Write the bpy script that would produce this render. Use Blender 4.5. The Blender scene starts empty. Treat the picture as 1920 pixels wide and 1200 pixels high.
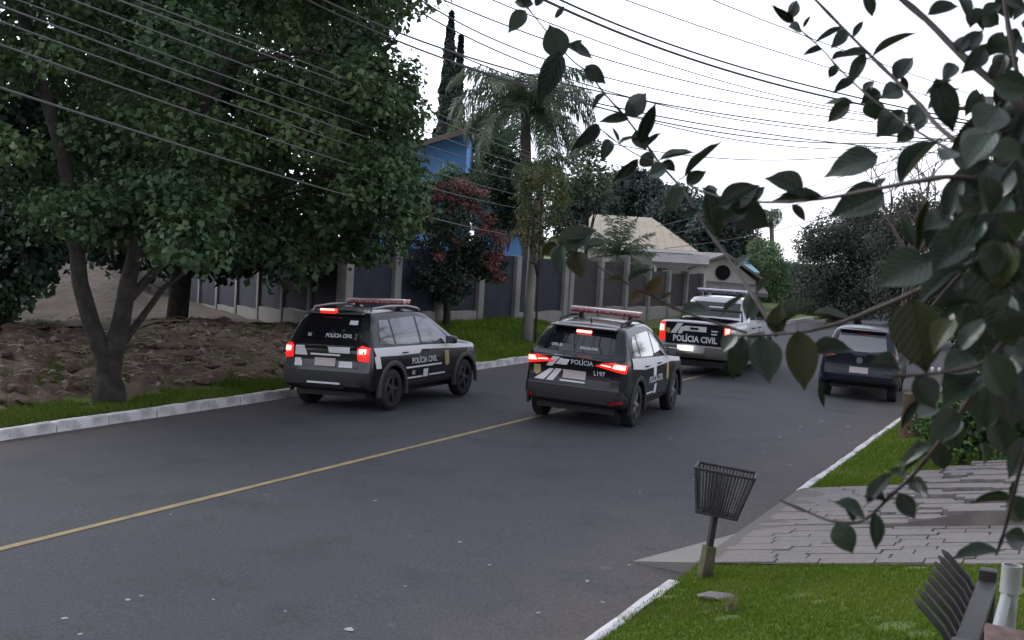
import bpy, bmesh, math, random
import numpy as np
from mathutils import Vector, Matrix
from mathutils.bvhtree import BVHTree

# ------------------------------------------------------------------ camera, sky, sun, exposure
SC = bpy.context.scene
COL = SC.collection
FPX, CAMH, YH, ROLL = 2200.0, 2.95, 458.0, math.radians(3.3)      # focal length in 1920 px widths, eye height, horizon row
PITCH = math.atan((600 - YH) * math.cos(ROLL) / FPX)
FWD = Vector((0, math.cos(PITCH), -math.sin(PITCH)))
UP0 = Vector((0, math.sin(PITCH), math.cos(PITCH)))
RIGHT = Vector((1, 0, 0)) * math.cos(ROLL) + UP0 * math.sin(ROLL)
UPC = UP0 * math.cos(ROLL) - Vector((1, 0, 0)) * math.sin(ROLL)
EYE = Vector((0, 0, CAMH))
cd = bpy.data.cameras.new('camera'); cam = bpy.data.objects.new('camera', cd); COL.objects.link(cam)
m = Matrix((RIGHT, UPC, -FWD)).transposed().to_4x4(); m.translation = EYE; cam.matrix_world = m
cd.sensor_width = 36; cd.lens = 36 * FPX / 1920; cd.clip_start = 0.05; cd.clip_end = 3000
cd.dof.use_dof = True; cd.dof.focus_distance = 13.0; cd.dof.aperture_fstop = 12.0
SC.camera = cam

wd = bpy.data.worlds.new('World'); SC.world = wd; wd.use_nodes = True
nt = wd.node_tree; nt.nodes.clear()
SUN_EL, SUN_ROT = math.radians(38), math.radians(-60)
sky = nt.nodes.new('ShaderNodeTexSky'); sky.sky_type = 'NISHITA'; sky.sun_disc = False
sky.sun_elevation = SUN_EL; sky.sun_rotation = SUN_ROT; sky.air_density = 1.0; sky.dust_density = .6; sky.ozone_density = 1.0
hs = nt.nodes.new('ShaderNodeHueSaturation'); hs.inputs['Saturation'].default_value = 0.16
tn = nt.nodes.new('ShaderNodeMix'); tn.data_type = 'RGBA'; tn.blend_type = 'MULTIPLY'; tn.inputs[0].default_value = 1.0
tn.inputs[7].default_value = (.965, 0.985, 1.06, 1)
bg = nt.nodes.new('ShaderNodeBackground'); bg.inputs[1].default_value = 0.15
wo = nt.nodes.new('ShaderNodeOutputWorld')
nt.links.new(sky.outputs[0], hs.inputs['Color']); nt.links.new(hs.outputs[0], tn.inputs[6])
tcw = nt.nodes.new('ShaderNodeTexCoord'); mpw = nt.nodes.new('ShaderNodeMapping'); mpw.inputs['Scale'].default_value = (1, 1, 2.6); nt.links.new(tcw.outputs['Generated'], mpw.inputs[0])
nzw = nt.nodes.new('ShaderNodeTexNoise'); nzw.inputs['Scale'].default_value = 2.2; nzw.inputs['Detail'].default_value = 5; nzw.inputs['Roughness'].default_value = .55; nt.links.new(mpw.outputs[0], nzw.inputs['Vector'])   # uneven overcast
rmw = nt.nodes.new('ShaderNodeValToRGB'); rmw.color_ramp.elements[0].position = .32; rmw.color_ramp.elements[0].color = (.70, .71, .78, 1); rmw.color_ramp.elements[1].position = .62; rmw.color_ramp.elements[1].color = (1.02, 1.0, .99, 1); nt.links.new(nzw.outputs['Fac'], rmw.inputs[0])
cmw = nt.nodes.new('ShaderNodeMix'); cmw.data_type = 'RGBA'; cmw.blend_type = 'MULTIPLY'; cmw.inputs[0].default_value = 1.0; nt.links.new(tn.outputs[2], cmw.inputs[6]); nt.links.new(rmw.outputs[0], cmw.inputs[7])
nt.links.new(cmw.outputs[2], bg.inputs[0]); nt.links.new(bg.outputs[0], wo.inputs[0])
sl = bpy.data.lights.new('sun', 'SUN'); sl.energy = 0.5; sl.angle = math.radians(25); sl.color = (1, .97, .93)
so = bpy.data.objects.new('sun', sl); COL.objects.link(so)
sd = Vector((math.sin(SUN_ROT) * math.cos(SUN_EL), math.cos(SUN_ROT) * math.cos(SUN_EL), math.sin(SUN_EL)))
so.rotation_euler = sd.to_track_quat('Z', 'Y').to_euler(); so.location = sd * 60
SC.view_settings.view_transform = 'Standard'; SC.view_settings.look = 'None'
SC.view_settings.exposure = 1.3; SC.view_settings.gamma = 1.0; SC.view_settings.use_curve_mapping = False
SC.cycles.use_denoising = True
SC.cycles.max_bounces = 5; SC.cycles.diffuse_bounces = 3; SC.cycles.glossy_bounces = 3; SC.cycles.transmission_bounces = 4
SC.cycles.transparent_max_bounces = 6; SC.cycles.caustics_reflective = False; SC.cycles.caustics_refractive = False

# ------------------------------------------------------------------ frames and helpers
RA = math.radians(26.3)                                            # the street's heading
TV = Vector((math.sin(RA), math.cos(RA), 0)); SV = Vector((math.cos(RA), -math.sin(RA), 0))
S_L, S_C, S_R = -13.05, -8.48, -3.23                               # left kerb, centre line, right kerb
def RD(t, s, z=0.0): return TV * t + SV * s + Vector((0, 0, z))
def ts(p): return (p[0] * TV.x + p[1] * TV.y, p[0] * SV.x + p[1] * SV.y)
def at(px, py, d):                                                  # a point of the place at depth d along a line of sight
    return EYE + (FWD + RIGHT * ((px - 960) / FPX) + UPC * ((600 - py) / FPX)) * d
def on(px, py, z=0.0):
    r = FWD + RIGHT * ((px - 960) / FPX) + UPC * ((600 - py) / FPX)
    return EYE + r * ((z - CAMH) / r.z)
def atz(px, d, z):                                                  # depth along y and height known: point under column px
    return Vector(((px - 960) / FPX * d, d, z))
RNG = np.random.default_rng(7); random.seed(7)

def noise1(x, y, k=0):
    return (math.sin(x * 1.3 + k) * math.cos(y * 1.7 - k * 2) + .5 * math.sin(x * 3.1 + y * 2.3 + k * 3) + .3 * math.cos(x * 6.7 - y * 5.3 + k)) / 1.8
def road_z(s): return -0.02 * abs(s - S_C)
def sstep(a, b, x):
    x = min(1, max(0, (x - a) / (b - a))); return x * x * (3 - 2 * x)
def terr(t, s):
    if s > S_R: return 0.03 + 0.172 * min(max(s - S_R - .15, 0), 6)
    if s > S_L: return road_z(s) - 0.3
    u = S_L - .15 - s
    z = 0.03 + 0.025 * min(max(u, 0), 5)
    mt = sstep(7, 11, t) * (1 - sstep(21, 27, t))
    z += mt * .40 * sstep(1.3, 4.2, u) * (1 - .8 * sstep(6, 11, u)) * (1 + .35 * noise1(t * .9, u * .8, 1))
    gt = sstep(22, 29, t) * (1 - sstep(33, 38, t))
    z += gt * .55 * sstep(.6, 3.2, u) * (1 - sstep(5, 8, u))
    x = TV.x * t + SV.x * s; y = TV.y * t + SV.y * s
    if y > 5: z += 1.0 * sstep(.305, .35, -x / y) * sstep(31, 41, y + 1.2 * noise1(x * .6, y * .5, 6))
    return z

def link(o, parent=None):
    COL.objects.link(o)
    if parent is not None: o.parent = parent
    return o
def tag(o, label=None, cat=None, group=None, kind=None):
    if label: o['label'] = label
    if cat: o['category'] = cat
    if group: o['group'] = group
    if kind: o['kind'] = kind
    return o
def empty(name, loc=(0, 0, 0), rz=0.0):
    o = bpy.data.objects.new(name, None); o.location = loc; o.rotation_euler = (0, 0, rz); o.empty_display_size = .1
    return link(o)
def mesh_obj(name, verts, faces, mat=None, parent=None, smooth=False, sharp=None):
    me = bpy.data.meshes.new(name); me.from_pydata([tuple(v) for v in verts], [], faces); me.update()
    if mat: me.materials.append(mat)
    if smooth:
        me.polygons.foreach_set('use_smooth', [True] * len(me.polygons))
        if sharp: me.set_sharp_from_angle(angle=math.radians(sharp))
    return link(bpy.data.objects.new(name, me), parent)
def bm_obj(name, bm, mat=None, parent=None, smooth=False, sharp=None):
    me = bpy.data.meshes.new(name); bm.to_mesh(me); bm.free()
    if mat: me.materials.append(mat)
    if smooth:
        me.polygons.foreach_set('use_smooth', [True] * len(me.polygons))
        if sharp: me.set_sharp_from_angle(angle=math.radians(sharp))
    return link(bpy.data.objects.new(name, me), parent)
def add_box(bm, c, size, rot=None, bevel=0.0, taper=1.0):
    r = bmesh.ops.create_cube(bm, size=1.0)['verts']
    for v in r:
        k = taper if v.co.z > 0 else 1
        v.co = Vector((v.co.x * size[0] * k, v.co.y * size[1] * k, v.co.z * size[2]))
    if bevel:
        es = list({e for v in r for e in v.link_edges})
        g = bmesh.ops.bevel(bm, geom=es, offset=bevel, segments=2, affect='EDGES', profile=.6)
        r = list({v for f in g['faces'] for v in f.verts} | {v for v in r if v.is_valid})
    M = Matrix.Translation(Vector(c)) @ (rot.to_4x4() if rot is not None else Matrix())
    for v in r: v.co = M @ v.co
    return r
def box(name, c, size, mat, parent=None, rot=None, bevel=0.0, taper=1.0):
    bm = bmesh.new(); add_box(bm, c, size, rot, bevel, taper); return bm_obj(name, bm, mat, parent, bevel > 0, 40)
def tube_data(pts, radii, n=8, cap=True):
    pts = [Vector(p) for p in pts]; V = []; F = []
    prev = None
    for i, p in enumerate(pts):
        d = (pts[min(i + 1, len(pts) - 1)] - pts[max(i - 1, 0)]).normalized()
        a = prev if prev is not None else (Vector((0, 0, 1)) if abs(d.z) < .9 else Vector((1, 0, 0)))
        x = (a - d * a.dot(d)).normalized(); y = d.cross(x); prev = x
        r = radii[i] if hasattr(radii, '__len__') else radii
        for k in range(n):
            w = 2 * math.pi * k / n; V.append(p + (x * math.cos(w) + y * math.sin(w)) * r)
    for i in range(len(pts) - 1):
        for k in range(n):
            F.append((i * n + k, i * n + (k + 1) % n, (i + 1) * n + (k + 1) % n, (i + 1) * n + k))
    if cap:
        F.append(tuple(range(n - 1, -1, -1))); F.append(tuple((len(pts) - 1) * n + k for k in range(n)))
    return V, F
def tube(name, pts, radii, mat, parent=None, n=8):
    V, F = tube_data(pts, radii, n); return mesh_obj(name, V, F, mat, parent, True, 60)
def merge(parts):
    V = []; F = []
    for v, f in parts:
        o = len(V); V += list(v); F += [tuple(i + o for i in q) for q in f]
    return V, F
def lathe(profile, n=24, axis='y'):
    V = []; F = []
    for (r, h) in profile:
        for k in range(n):
            w = 2 * math.pi * k / n; V.append((r * math.cos(w), h, r * math.sin(w)) if axis == 'y' else (r * math.cos(w), r * math.sin(w), h))
    for i in range(len(profile) - 1):
        for k in range(n): F.append((i * n + k, (i + 1) * n + k, (i + 1) * n + (k + 1) % n, i * n + (k + 1) % n))
    return V, F

# ------------------------------------------------------------------ materials
MATS = {}
def mat(name, base, rough=.6, c2=None, nscale=3.0, ncon=(.4, .65), bump=None, metal=0.0, coat=0.0, emit=None, spec=.5, coords='Object', detail=6, c3=None, c3scale=20, c3con=(.55, .7)):
    m = bpy.data.materials.new(name); m.use_nodes = True; N = m.node_tree; b = N.nodes['Principled BSDF']
    b.inputs['Base Color'].default_value = (*base, 1); b.inputs['Roughness'].default_value = rough
    b.inputs['Metallic'].default_value = metal; b.inputs['Coat Weight'].default_value = coat; b.inputs['Coat Roughness'].default_value = .06
    b.inputs['Specular IOR Level'].default_value = spec
    tc = N.nodes.new('ShaderNodeTexCoord'); src = None
    def layer(prev, col, scale, con):
        nz = N.nodes.new('ShaderNodeTexNoise'); nz.inputs['Scale'].default_value = scale; nz.inputs['Detail'].default_value = detail
        N.links.new(tc.outputs[coords], nz.inputs['Vector'])
        mr = N.nodes.new('ShaderNodeMapRange'); mr.inputs[1].default_value = con[0]; mr.inputs[2].default_value = con[1]
        N.links.new(nz.outputs['Fac'], mr.inputs[0])
        mx = N.nodes.new('ShaderNodeMix'); mx.data_type = 'RGBA'; N.links.new(mr.outputs[0], mx.inputs[0])
        if prev is None: mx.inputs[6].default_value = (*base, 1)
        else: N.links.new(prev, mx.inputs[6])
        mx.inputs[7].default_value = (*col, 1); return mx.outputs[2]
    if c2: src = layer(src, c2, nscale, ncon)
    if c3: src = layer(src, c3, c3scale, c3con)
    if src is not None: N.links.new(src, b.inputs['Base Color'])
    if bump:
        nz = N.nodes.new('ShaderNodeTexNoise'); nz.inputs['Scale'].default_value = bump[0]; nz.inputs['Detail'].default_value = 8
        N.links.new(tc.outputs[coords], nz.inputs['Vector'])
        bp = N.nodes.new('ShaderNodeBump'); bp.inputs['Strength'].default_value = bump[1]; bp.inputs['Distance'].default_value = bump[2] if len(bump) > 2 else .02
        N.links.new(nz.outputs['Fac'], bp.inputs['Height']); N.links.new(bp.outputs[0], b.inputs['Normal'])
    if emit:
        b.inputs['Emission Color'].default_value = (*emit[0], 1); b.inputs['Emission Strength'].default_value = emit[1]
    MATS[name] = m; return m
def leafmat(name, ca, cb, cc, rough=.5, trans=.25, spec=.35, tcol=None):
    """Foliage: three tints picked leaf by leaf, some light passing through the blade."""
    m = bpy.data.materials.new(name); m.use_nodes = True; N = m.node_tree; b = N.nodes['Principled BSDF']
    at_ = N.nodes.new('ShaderNodeAttribute'); at_.attribute_name = 'tint'
    r = N.nodes.new('ShaderNodeValToRGB'); r.color_ramp.elements[0].color = (*ca, 1); r.color_ramp.elements[1].color = (*cc, 1)
    e = r.color_ramp.elements.new(.5); e.color = (*cb, 1)
    N.links.new(at_.outputs['Fac'], r.inputs[0]); N.links.new(r.outputs[0], b.inputs['Base Color'])
    b.inputs['Roughness'].default_value = rough; b.inputs['Specular IOR Level'].default_value = spec
    t = N.nodes.new('ShaderNodeBsdfTranslucent'); N.links.new(r.outputs[0], t.inputs[0])
    mx = N.nodes.new('ShaderNodeMixShader'); mx.inputs[0].default_value = trans
    out = N.nodes['Material Output']; N.links.new(b.outputs[0], mx.inputs[1]); N.links.new(t.outputs[0], mx.inputs[2]); N.links.new(mx.outputs[0], out.inputs[0])
    MATS[name] = m; return m

asphalt = mat('asphalt', (.055, .057, .064), .82, (.067, .069, .077), .22, (.35, .7), bump=(120, .5, .01), c3=(.046, .048, .054), c3scale=.9, c3con=(.52, .72), spec=.3)
# dirt washed against both kerbs and pale spatters, laid out along the street
def dress_asphalt():
    N = asphalt.node_tree; b = N.nodes['Principled BSDF']; src = b.inputs['Base Color'].links[0].from_socket
    tc = N.nodes.new('ShaderNodeTexCoord')
    uv = N.nodes.new('ShaderNodeUVMap'); uv.uv_map = 'across'
    sp = N.nodes.new('ShaderNodeSeparateXYZ'); N.links.new(uv.outputs[0], sp.inputs[0])
    nz = N.nodes.new('ShaderNodeTexNoise'); nz.inputs['Scale'].default_value = 1.1; nz.inputs['Detail'].default_value = 7; N.links.new(tc.outputs['Object'], nz.inputs['Vector'])
    ad = N.nodes.new('ShaderNodeMath'); ad.operation = 'MULTIPLY_ADD'; N.links.new(nz.outputs['Fac'], ad.inputs[0]); ad.inputs[1].default_value = 2.6; ad.inputs[2].default_value = -1.3
    a2 = N.nodes.new('ShaderNodeMath'); a2.operation = 'ADD'; N.links.new(sp.outputs[0], a2.inputs[0]); N.links.new(ad.outputs[0], a2.inputs[1])
    mr = N.nodes.new('ShaderNodeMapRange'); N.links.new(a2.outputs[0], mr.inputs[0]); mr.inputs[1].default_value = 1.5; mr.inputs[2].default_value = 0.0
    mx = N.nodes.new('ShaderNodeMix'); mx.data_type = 'RGBA'; N.links.new(mr.outputs[0], mx.inputs[0]); N.links.new(src, mx.inputs[6]); mx.inputs[7].default_value = (.088, .076, .072, 1)
    n2 = N.nodes.new('ShaderNodeTexNoise'); n2.inputs['Scale'].default_value = 3.2; n2.inputs['Detail'].default_value = 9; N.links.new(tc.outputs['Object'], n2.inputs['Vector'])
    m2 = N.nodes.new('ShaderNodeMapRange'); N.links.new(n2.outputs['Fac'], m2.inputs[0]); m2.inputs[1].default_value = .68; m2.inputs[2].default_value = .76; m2.inputs[4].default_value = .7
    x2 = N.nodes.new('ShaderNodeMix'); x2.data_type = 'RGBA'; N.links.new(m2.outputs[0], x2.inputs[0]); N.links.new(mx.outputs[2], x2.inputs[6]); x2.inputs[7].default_value = (.13, .125, .13, 1)
    # aggregate grain
    n3 = N.nodes.new('ShaderNodeTexNoise'); n3.inputs['Scale'].default_value = 38; n3.inputs['Detail'].default_value = 3; N.links.new(tc.outputs['Object'], n3.inputs['Vector'])
    m3 = N.nodes.new('ShaderNodeMapRange'); N.links.new(n3.outputs['Fac'], m3.inputs[0]); m3.inputs[1].default_value = .3; m3.inputs[2].default_value = .7; m3.inputs[3].default_value = .72; m3.inputs[4].default_value = 1.28
    x3 = N.nodes.new('ShaderNodeMix'); x3.data_type = 'RGBA'; x3.blend_type = 'MULTIPLY'; x3.inputs[0].default_value = 1; N.links.new(x2.outputs[2], x3.inputs[6]); N.links.new(m3.outputs[0], x3.inputs[7])
    # hairline cracks along the street
    mp = N.nodes.new('ShaderNodeMapping'); mp.inputs['Rotation'].default_value = (0, 0, RA); mp.inputs['Scale'].default_value = (.42, .16, 1); N.links.new(tc.outputs['Object'], mp.inputs[0])
    dn = N.nodes.new('ShaderNodeTexNoise'); dn.inputs['Scale'].default_value = 1.6; dn.inputs['Detail'].default_value = 6; N.links.new(tc.outputs['Object'], dn.inputs['Vector'])
    va = N.nodes.new('ShaderNodeMix'); va.data_type = 'RGBA'; va.blend_type = 'LINEAR_LIGHT'; va.inputs[0].default_value = .22; N.links.new(mp.outputs[0], va.inputs[6]); N.links.new(dn.outputs['Color'], va.inputs[7])
    vo = N.nodes.new('ShaderNodeTexVoronoi'); vo.feature = 'DISTANCE_TO_EDGE'; vo.inputs['Scale'].default_value = 1.0; N.links.new(va.outputs[2], vo.inputs['Vector'])
    m4 = N.nodes.new('ShaderNodeMapRange'); N.links.new(vo.outputs['Distance'], m4.inputs[0]); m4.inputs[1].default_value = 0.0; m4.inputs[2].default_value = .007; m4.inputs[3].default_value = .45; m4.inputs[4].default_value = 0
    g4 = N.nodes.new('ShaderNodeMath'); g4.operation = 'MULTIPLY'; N.links.new(m4.outputs[0], g4.inputs[0])
    k4 = N.nodes.new('ShaderNodeMapRange'); N.links.new(nz.outputs['Fac'], k4.inputs[0]); k4.inputs[1].default_value = .47; k4.inputs[2].default_value = .6; N.links.new(k4.outputs[0], g4.inputs[1])
    x4 = N.nodes.new('ShaderNodeMix'); x4.data_type = 'RGBA'; N.links.new(g4.outputs[0], x4.inputs[0]); N.links.new(x3.outputs[2], x4.inputs[6]); x4.inputs[7].default_value = (.022, .022, .024, 1)
    N.links.new(x4.outputs[2], b.inputs['Base Color'])
dress_asphalt()
linepaint = mat('line_paint', (.30, .235, .105), .75, (.19, .165, .11), 4, (.45, .7), bump=(80, .2, .01))
kerbwhite = mat('kerb_whitewash', (.58, .57, .58), .8, (.30, .29, .28), 3.5, (.5, .72), bump=(25, .4, .02), c3=(.16, .15, .13), c3scale=9, c3con=(.64, .74))
concrete = mat('concrete', (.22, .205, .19), .85, (.19, .18, .165), 2, (.4, .7), bump=(30, .3, .01))
concrete_d = mat('weathered_concrete', (.2, .19, .18), .85, (.13, .125, .115), 1.2, (.4, .7), bump=(20, .3, .02))
earth = mat('bare_earth', (.10, .066, .046), .95, (.15, .108, .076), 1.6, (.4, .62), bump=(9, .9, .08), c3=(.06, .042, .030), c3scale=4, c3con=(.55, .68))
soil_grass = mat('turf_soil', (.075, .11, .018), .95, (.095, .13, .024), 1.5, (.4, .65), bump=(18, .6, .03), c3=(.07, .055, .03), c3scale=.6, c3con=(.58, .7))
bark = mat('bark', (.016, .0135, .011), .95, (.036, .03, .024), 6, (.4, .65), bump=(22, .9, .03))
twig = mat('twig_bark', (.020, .013, .012), .7, (.04, .026, .022), 40, (.4, .6), bump=(150, .4, .002))
slab_m = [mat('stone_slab', (.19, .175, .165), .8, (.13, .122, .115), 5, (.4, .65), bump=(20, .5, .01)),
          mat('stone_slab_pinkish', (.20, .175, .162), .8, (.145, .128, .118), 5, (.4, .65), bump=(20, .5, .01)),
          mat('stone_slab_dark', (.145, .135, .132), .8, (.18, .17, .162), 4, (.45, .7), bump=(20, .5, .01))]
mortar = mat('joint_sand', (.125, .115, .10), .95, bump=(30, .5, .01))
blackpaint = mat('black_car_paint', (.008, .008, .010), .3, coat=.45, spec=.3)
navypaint = mat('charcoal_car_paint', (.010, .013, .022), .3, coat=.35, spec=.3)
whitepaint = mat('white_car_paint', (.46, .47, .50), .3, coat=1.0)
plastic = mat('grey_black_plastic', (.011, .0105, .011), .65, bump=(200, .1, .002))
plastic_l = mat('grey_arch_plastic', (.04, .04, .042), .55)
glass_dark = mat('tinted_glass', (.008, .009, .012), .04, spec=.8)
glass_side = mat('side_glass', (.05, .053, .06), .05, spec=1.0, coat=1.0)
rubber = mat('tyre_rubber', (.013, .013, .013), .8)
alloy = mat('alloy_rim', (.32, .32, .33), .35, metal=.8)
alloy_d = mat('dark_rim', (.07, .07, .075), .45, metal=.6)
vinyl = mat('white_livery_vinyl', (.66, .66, .67), .45)
vinyl_y = mat('gold_crest_vinyl', (.36, .28, .12), .5)
plate_m = mat('number_plate', (.48, .42, .41), .5)
plate_lit = mat('lit_number_plate', (.8, .8, .8), .5, emit=((1, .97, .9), .5))
bumper_m = mat('dusty_grey_bumper', (.2, .185, .16), .4, metal=.35)
lens_on = mat('lit_tail_lens', (.4, .01, .01), .2, emit=((1, .02, .015), .42), coat=1)
bulb_on = mat('lit_tail_bulb', (1, .5, .45), .3, emit=((1, .17, .13), 2.6))
lens_off = mat('red_tail_lens', (.22, .008, .012), .15, coat=1)
bar_red = mat('red_beacon_lens', (.20, .010, .018), .18, coat=1)
bar_pale = mat('pale_beacon_top', (.55, .36, .38), .25, coat=1)
bar_white = mat('white_beacon_top', (.6, .6, .68), .25, coat=1)
bar_blue = mat('blue_grey_beacon_lens', (.07, .08, .14), .2, coat=1)
iron = mat('dark_iron', (.018, .017, .016), .6, (.036, .03, .026), 20, (.5, .7))
iron_l = mat('galvanised_wire', (.05, .052, .054), .5, (.02, .02, .02), 12, (.4, .6))
mosswood = mat('mossy_timber', (.10, .085, .05), .9, (.06, .06, .03), 8, (.4, .6), bump=(25, .6, .01))
wire_m = mat('sky_lit_cable', (.085, .088, .09), .6)  # paler grey paints the sky's reflection on cables over the tree
wire_d = mat('backlit_cable', (.03, .03, .032), .6)  # darker copy for cables seen against the bright sky
panel_m = mat('dark_fence_panel', (.020, .0165, .018), .85, (.028, .023, .024), 2)
panel_b = mat('navy_fence_panel', (.012, .0135, .026), .85, (.018, .02, .034), 2)
blue_wall = mat('blue_painted_wall', (.17, .36, .72), .8, (.14, .31, .66), .8, (.4, .7))
blue_dark = mat('deep_blue_paint', (.03, .09, .36), .6)
cream = mat('cream_plaster', (.55, .51, .46), .85, (.48, .44, .4), .7, (.4, .7))
tanroof = mat('tan_metal_roof', (.40, .355, .265), .7, (.34, .3, .225), 1.2, (.4, .7))
greyroof = mat('weathered_roof_sheet', (.17, .155, .15), .85, (.12, .11, .105), 1.5, (.4, .7))
pinkroof = mat('brown_fibre_roof', (.22, .17, .15), .85)
whitetrim = mat('white_trim', (.7, .7, .7), .6)
darkwin = mat('dark_window', (.012, .013, .016), .1)
redpaint = mat('red_paint', (.4, .03, .03), .6)
pvc = mat('white_pvc', (.36, .38, .38), .5, (.26, .27, .26), 12)
tile_m = mat('red_brown_tile', (.10, .062, .056), .9, (.15, .10, .09), 30, (.4, .65), bump=(60, .6, .004))
litter_m = mat('pale_litter', (.32, .32, .33), .8)
rubble_m = mat('rubble', (.28, .25, .23), .9, (.16, .12, .1), 2, (.4, .6))
clod_m = mat('clay_clod', (.115, .078, .055), .95, (.08, .053, .038), 4, (.4, .6), bump=(20, .7, .02))
straw_m = mat('dry_straw', (.24, .2, .13), .9)
grassblade = leafmat('grass_blades', (.075, .135, .012), (.115, .195, .016), (.17, .22, .035), .7, .3, .12)
grassdark = leafmat('verge_grass_blades', (.05, .085, .012), (.085, .14, .018), (.13, .15, .04), .7, .3, .12)
lf_big = leafmat('broad_tree_leaf', (.034, .072, .030), (.070, .130, .052), (.12, .18, .075), .5, .3)
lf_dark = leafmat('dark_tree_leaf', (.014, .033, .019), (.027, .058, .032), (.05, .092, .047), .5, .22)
lf_red = leafmat('purple_green_leaf', (.014, .03, .02), (.026, .05, .03), (.05, .075, .045), .5, .22)
fl_red = leafmat('red_blossom', (.15, .055, .055), (.23, .09, .085), (.30, .14, .13), .6, .25)
lf_palm = leafmat('palm_leaflet', (.05, .08, .048), (.085, .125, .072), (.14, .18, .11), .5, .3)
lf_cyp = leafmat('cypress_scale', (.006, .014, .010), (.011, .024, .017), (.022, .04, .026), .6, .1)
lf_far = leafmat('hazed_far_leaf', (.028, .048, .042), (.046, .070, .060), (.07, .095, .08), .6, .2)  # bluish haze of distance put into the leaf colour
lf_olive = leafmat('hazed_olive_leaf', (.055, .066, .054), (.078, .090, .070), (.10, .11, .088), .7, .25, .15)  # olive leaf, greyed and lightened in colour to stand in for haze
lf_hedge = leafmat('hedge_leaf', (.012, .035, .012), (.035, .085, .022), (.10, .19, .05), .45, .25)
lf_yel = leafmat('yellowing_leaf', (.035, .055, .02), (.07, .09, .03), (.15, .145, .055), .6, .3)

# ------------------------------------------------------------------ ground, street, kerbs
def grid_sheet(name, tt, ss, zf, material, uv=None):
    V = [RD(t, s, zf(t, s)) for t in tt for s in ss]; n = len(ss)
    F = [(i * n + j, i * n + j + 1, (i + 1) * n + j + 1, (i + 1) * n + j) for i in range(len(tt) - 1) for j in range(n - 1)]
    o = mesh_obj(name, V, F, material, None, True)
    if uv:
        l = o.data.uv_layers.new(name='across'); vals = [uv(*ts(V[v])) for v in range(len(V))]
        for lp in o.data.loops: l.data[lp.index].uv = (vals[lp.vertex_index], 0)
    return o
far = [-400, -200, -100, -50, -20, -8]
tt = far + list(np.arange(-2, 46, .6)) + [50, 56, 64, 75, 90, 120, 180, 300, 600, 1200]
ss = [-1200, -500, -250, -140, -90, -60, -45] + list(np.arange(-38, -13.3, .6)) + [S_L - .16, S_L - .1, S_L + .02, S_C, S_R - .02, S_R + .08, S_R + .16] + list(np.arange(-2.6, 8, .8)) + [12, 20, 40, 90, 200, 500, 1200]
tag(grid_sheet('ground', tt, ss, lambda t, s: terr(t, s) - .012, soil_grass), kind='structure')
rt = [-60, -30, -15] + list(np.arange(-6, 70, 2)) + [80, 100, 130, 180, 300]
rs = [S_L, S_L + .5, S_L + 1.5, -10.2, -9.2, S_C, -7.6, -6.2, -5, S_R - .8, S_R - .3, S_R]
tag(grid_sheet('road', rt, rs, lambda t, s: road_z(s), asphalt, lambda t, s: min(s - S_L, S_R - s)), kind='structure')
lv = []; lfc = []
lt = list(np.arange(-30, 33, .8)) 
for i, t in enumerate(lt):
    w = .047 + .005 * math.sin(t * 2.1)
    lv += [RD(t, S_C - w, .004), RD(t, S_C, .006), RD(t, S_C + w, .004)]
    if i: a = 3 * (i - 1); lfc += [(a, a + 1, a + 4, a + 3), (a + 1, a + 2, a + 5, a + 4)]
tag(mesh_obj('road_marking', lv, lfc, linepaint), 'worn yellow centre line painted along the asphalt street', kind='structure')

def kerb_mesh(name, L, w, h, seed):
    rng = random.Random(seed); bm = bmesh.new()
    add_box(bm, (0, 0, h / 2 - .1), (w, L, h + .2), bevel=.018)
    bmesh.ops.subdivide_edges(bm, edges=[e for e in bm.edges if abs((e.verts[0].co - e.verts[1].co).y) > .3], cuts=3)
    for v in bm.verts:
        if v.co.z > 0: v.co += Vector((rng.uniform(-.008, .008), 0, rng.uniform(-.009, .009)))
    me = bpy.data.meshes.new(name); bm.to_mesh(me); bm.free(); me.materials.append(kerbwhite)
    me.polygons.foreach_set('use_smooth', [True] * len(me.polygons)); me.set_sharp_from_angle(angle=math.radians(50)); return me
def kerb(label, s0, side, trange, w, h, skip=None):
    e = tag(empty('kerb', RD(trange[0], s0, 0)), label, 'kerb', kind='structure')
    ms = [kerb_mesh('kerb_stone', .985, w, h, k) for k in range(5)]
    t = trange[0]; k = 0
    while t < trange[1]:
        if not (skip and skip[0] < t + .5 < skip[1]):
            o = link(bpy.data.objects.new('kerb_stone', ms[k % 5])); o.parent = e
            p = RD(t + .5, s0 + side * (w / 2) + random.uniform(-.012, .012), road_z(s0) + random.uniform(-.012, .012)) - e.location
            o.location = p; o.rotation_euler = (0, 0, -RA + random.uniform(-.012, .012))
        t += 1.0; k += 1
kerb('whitewashed kerb stones along the dirt lot side of the street', S_L, -1, (2, 62), .17, .15)
kerb('narrow whitewashed kerb stones along the lawn side of the street', S_R, 1, (3, 60), .11, .13, (10.2, 15.0))

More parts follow.
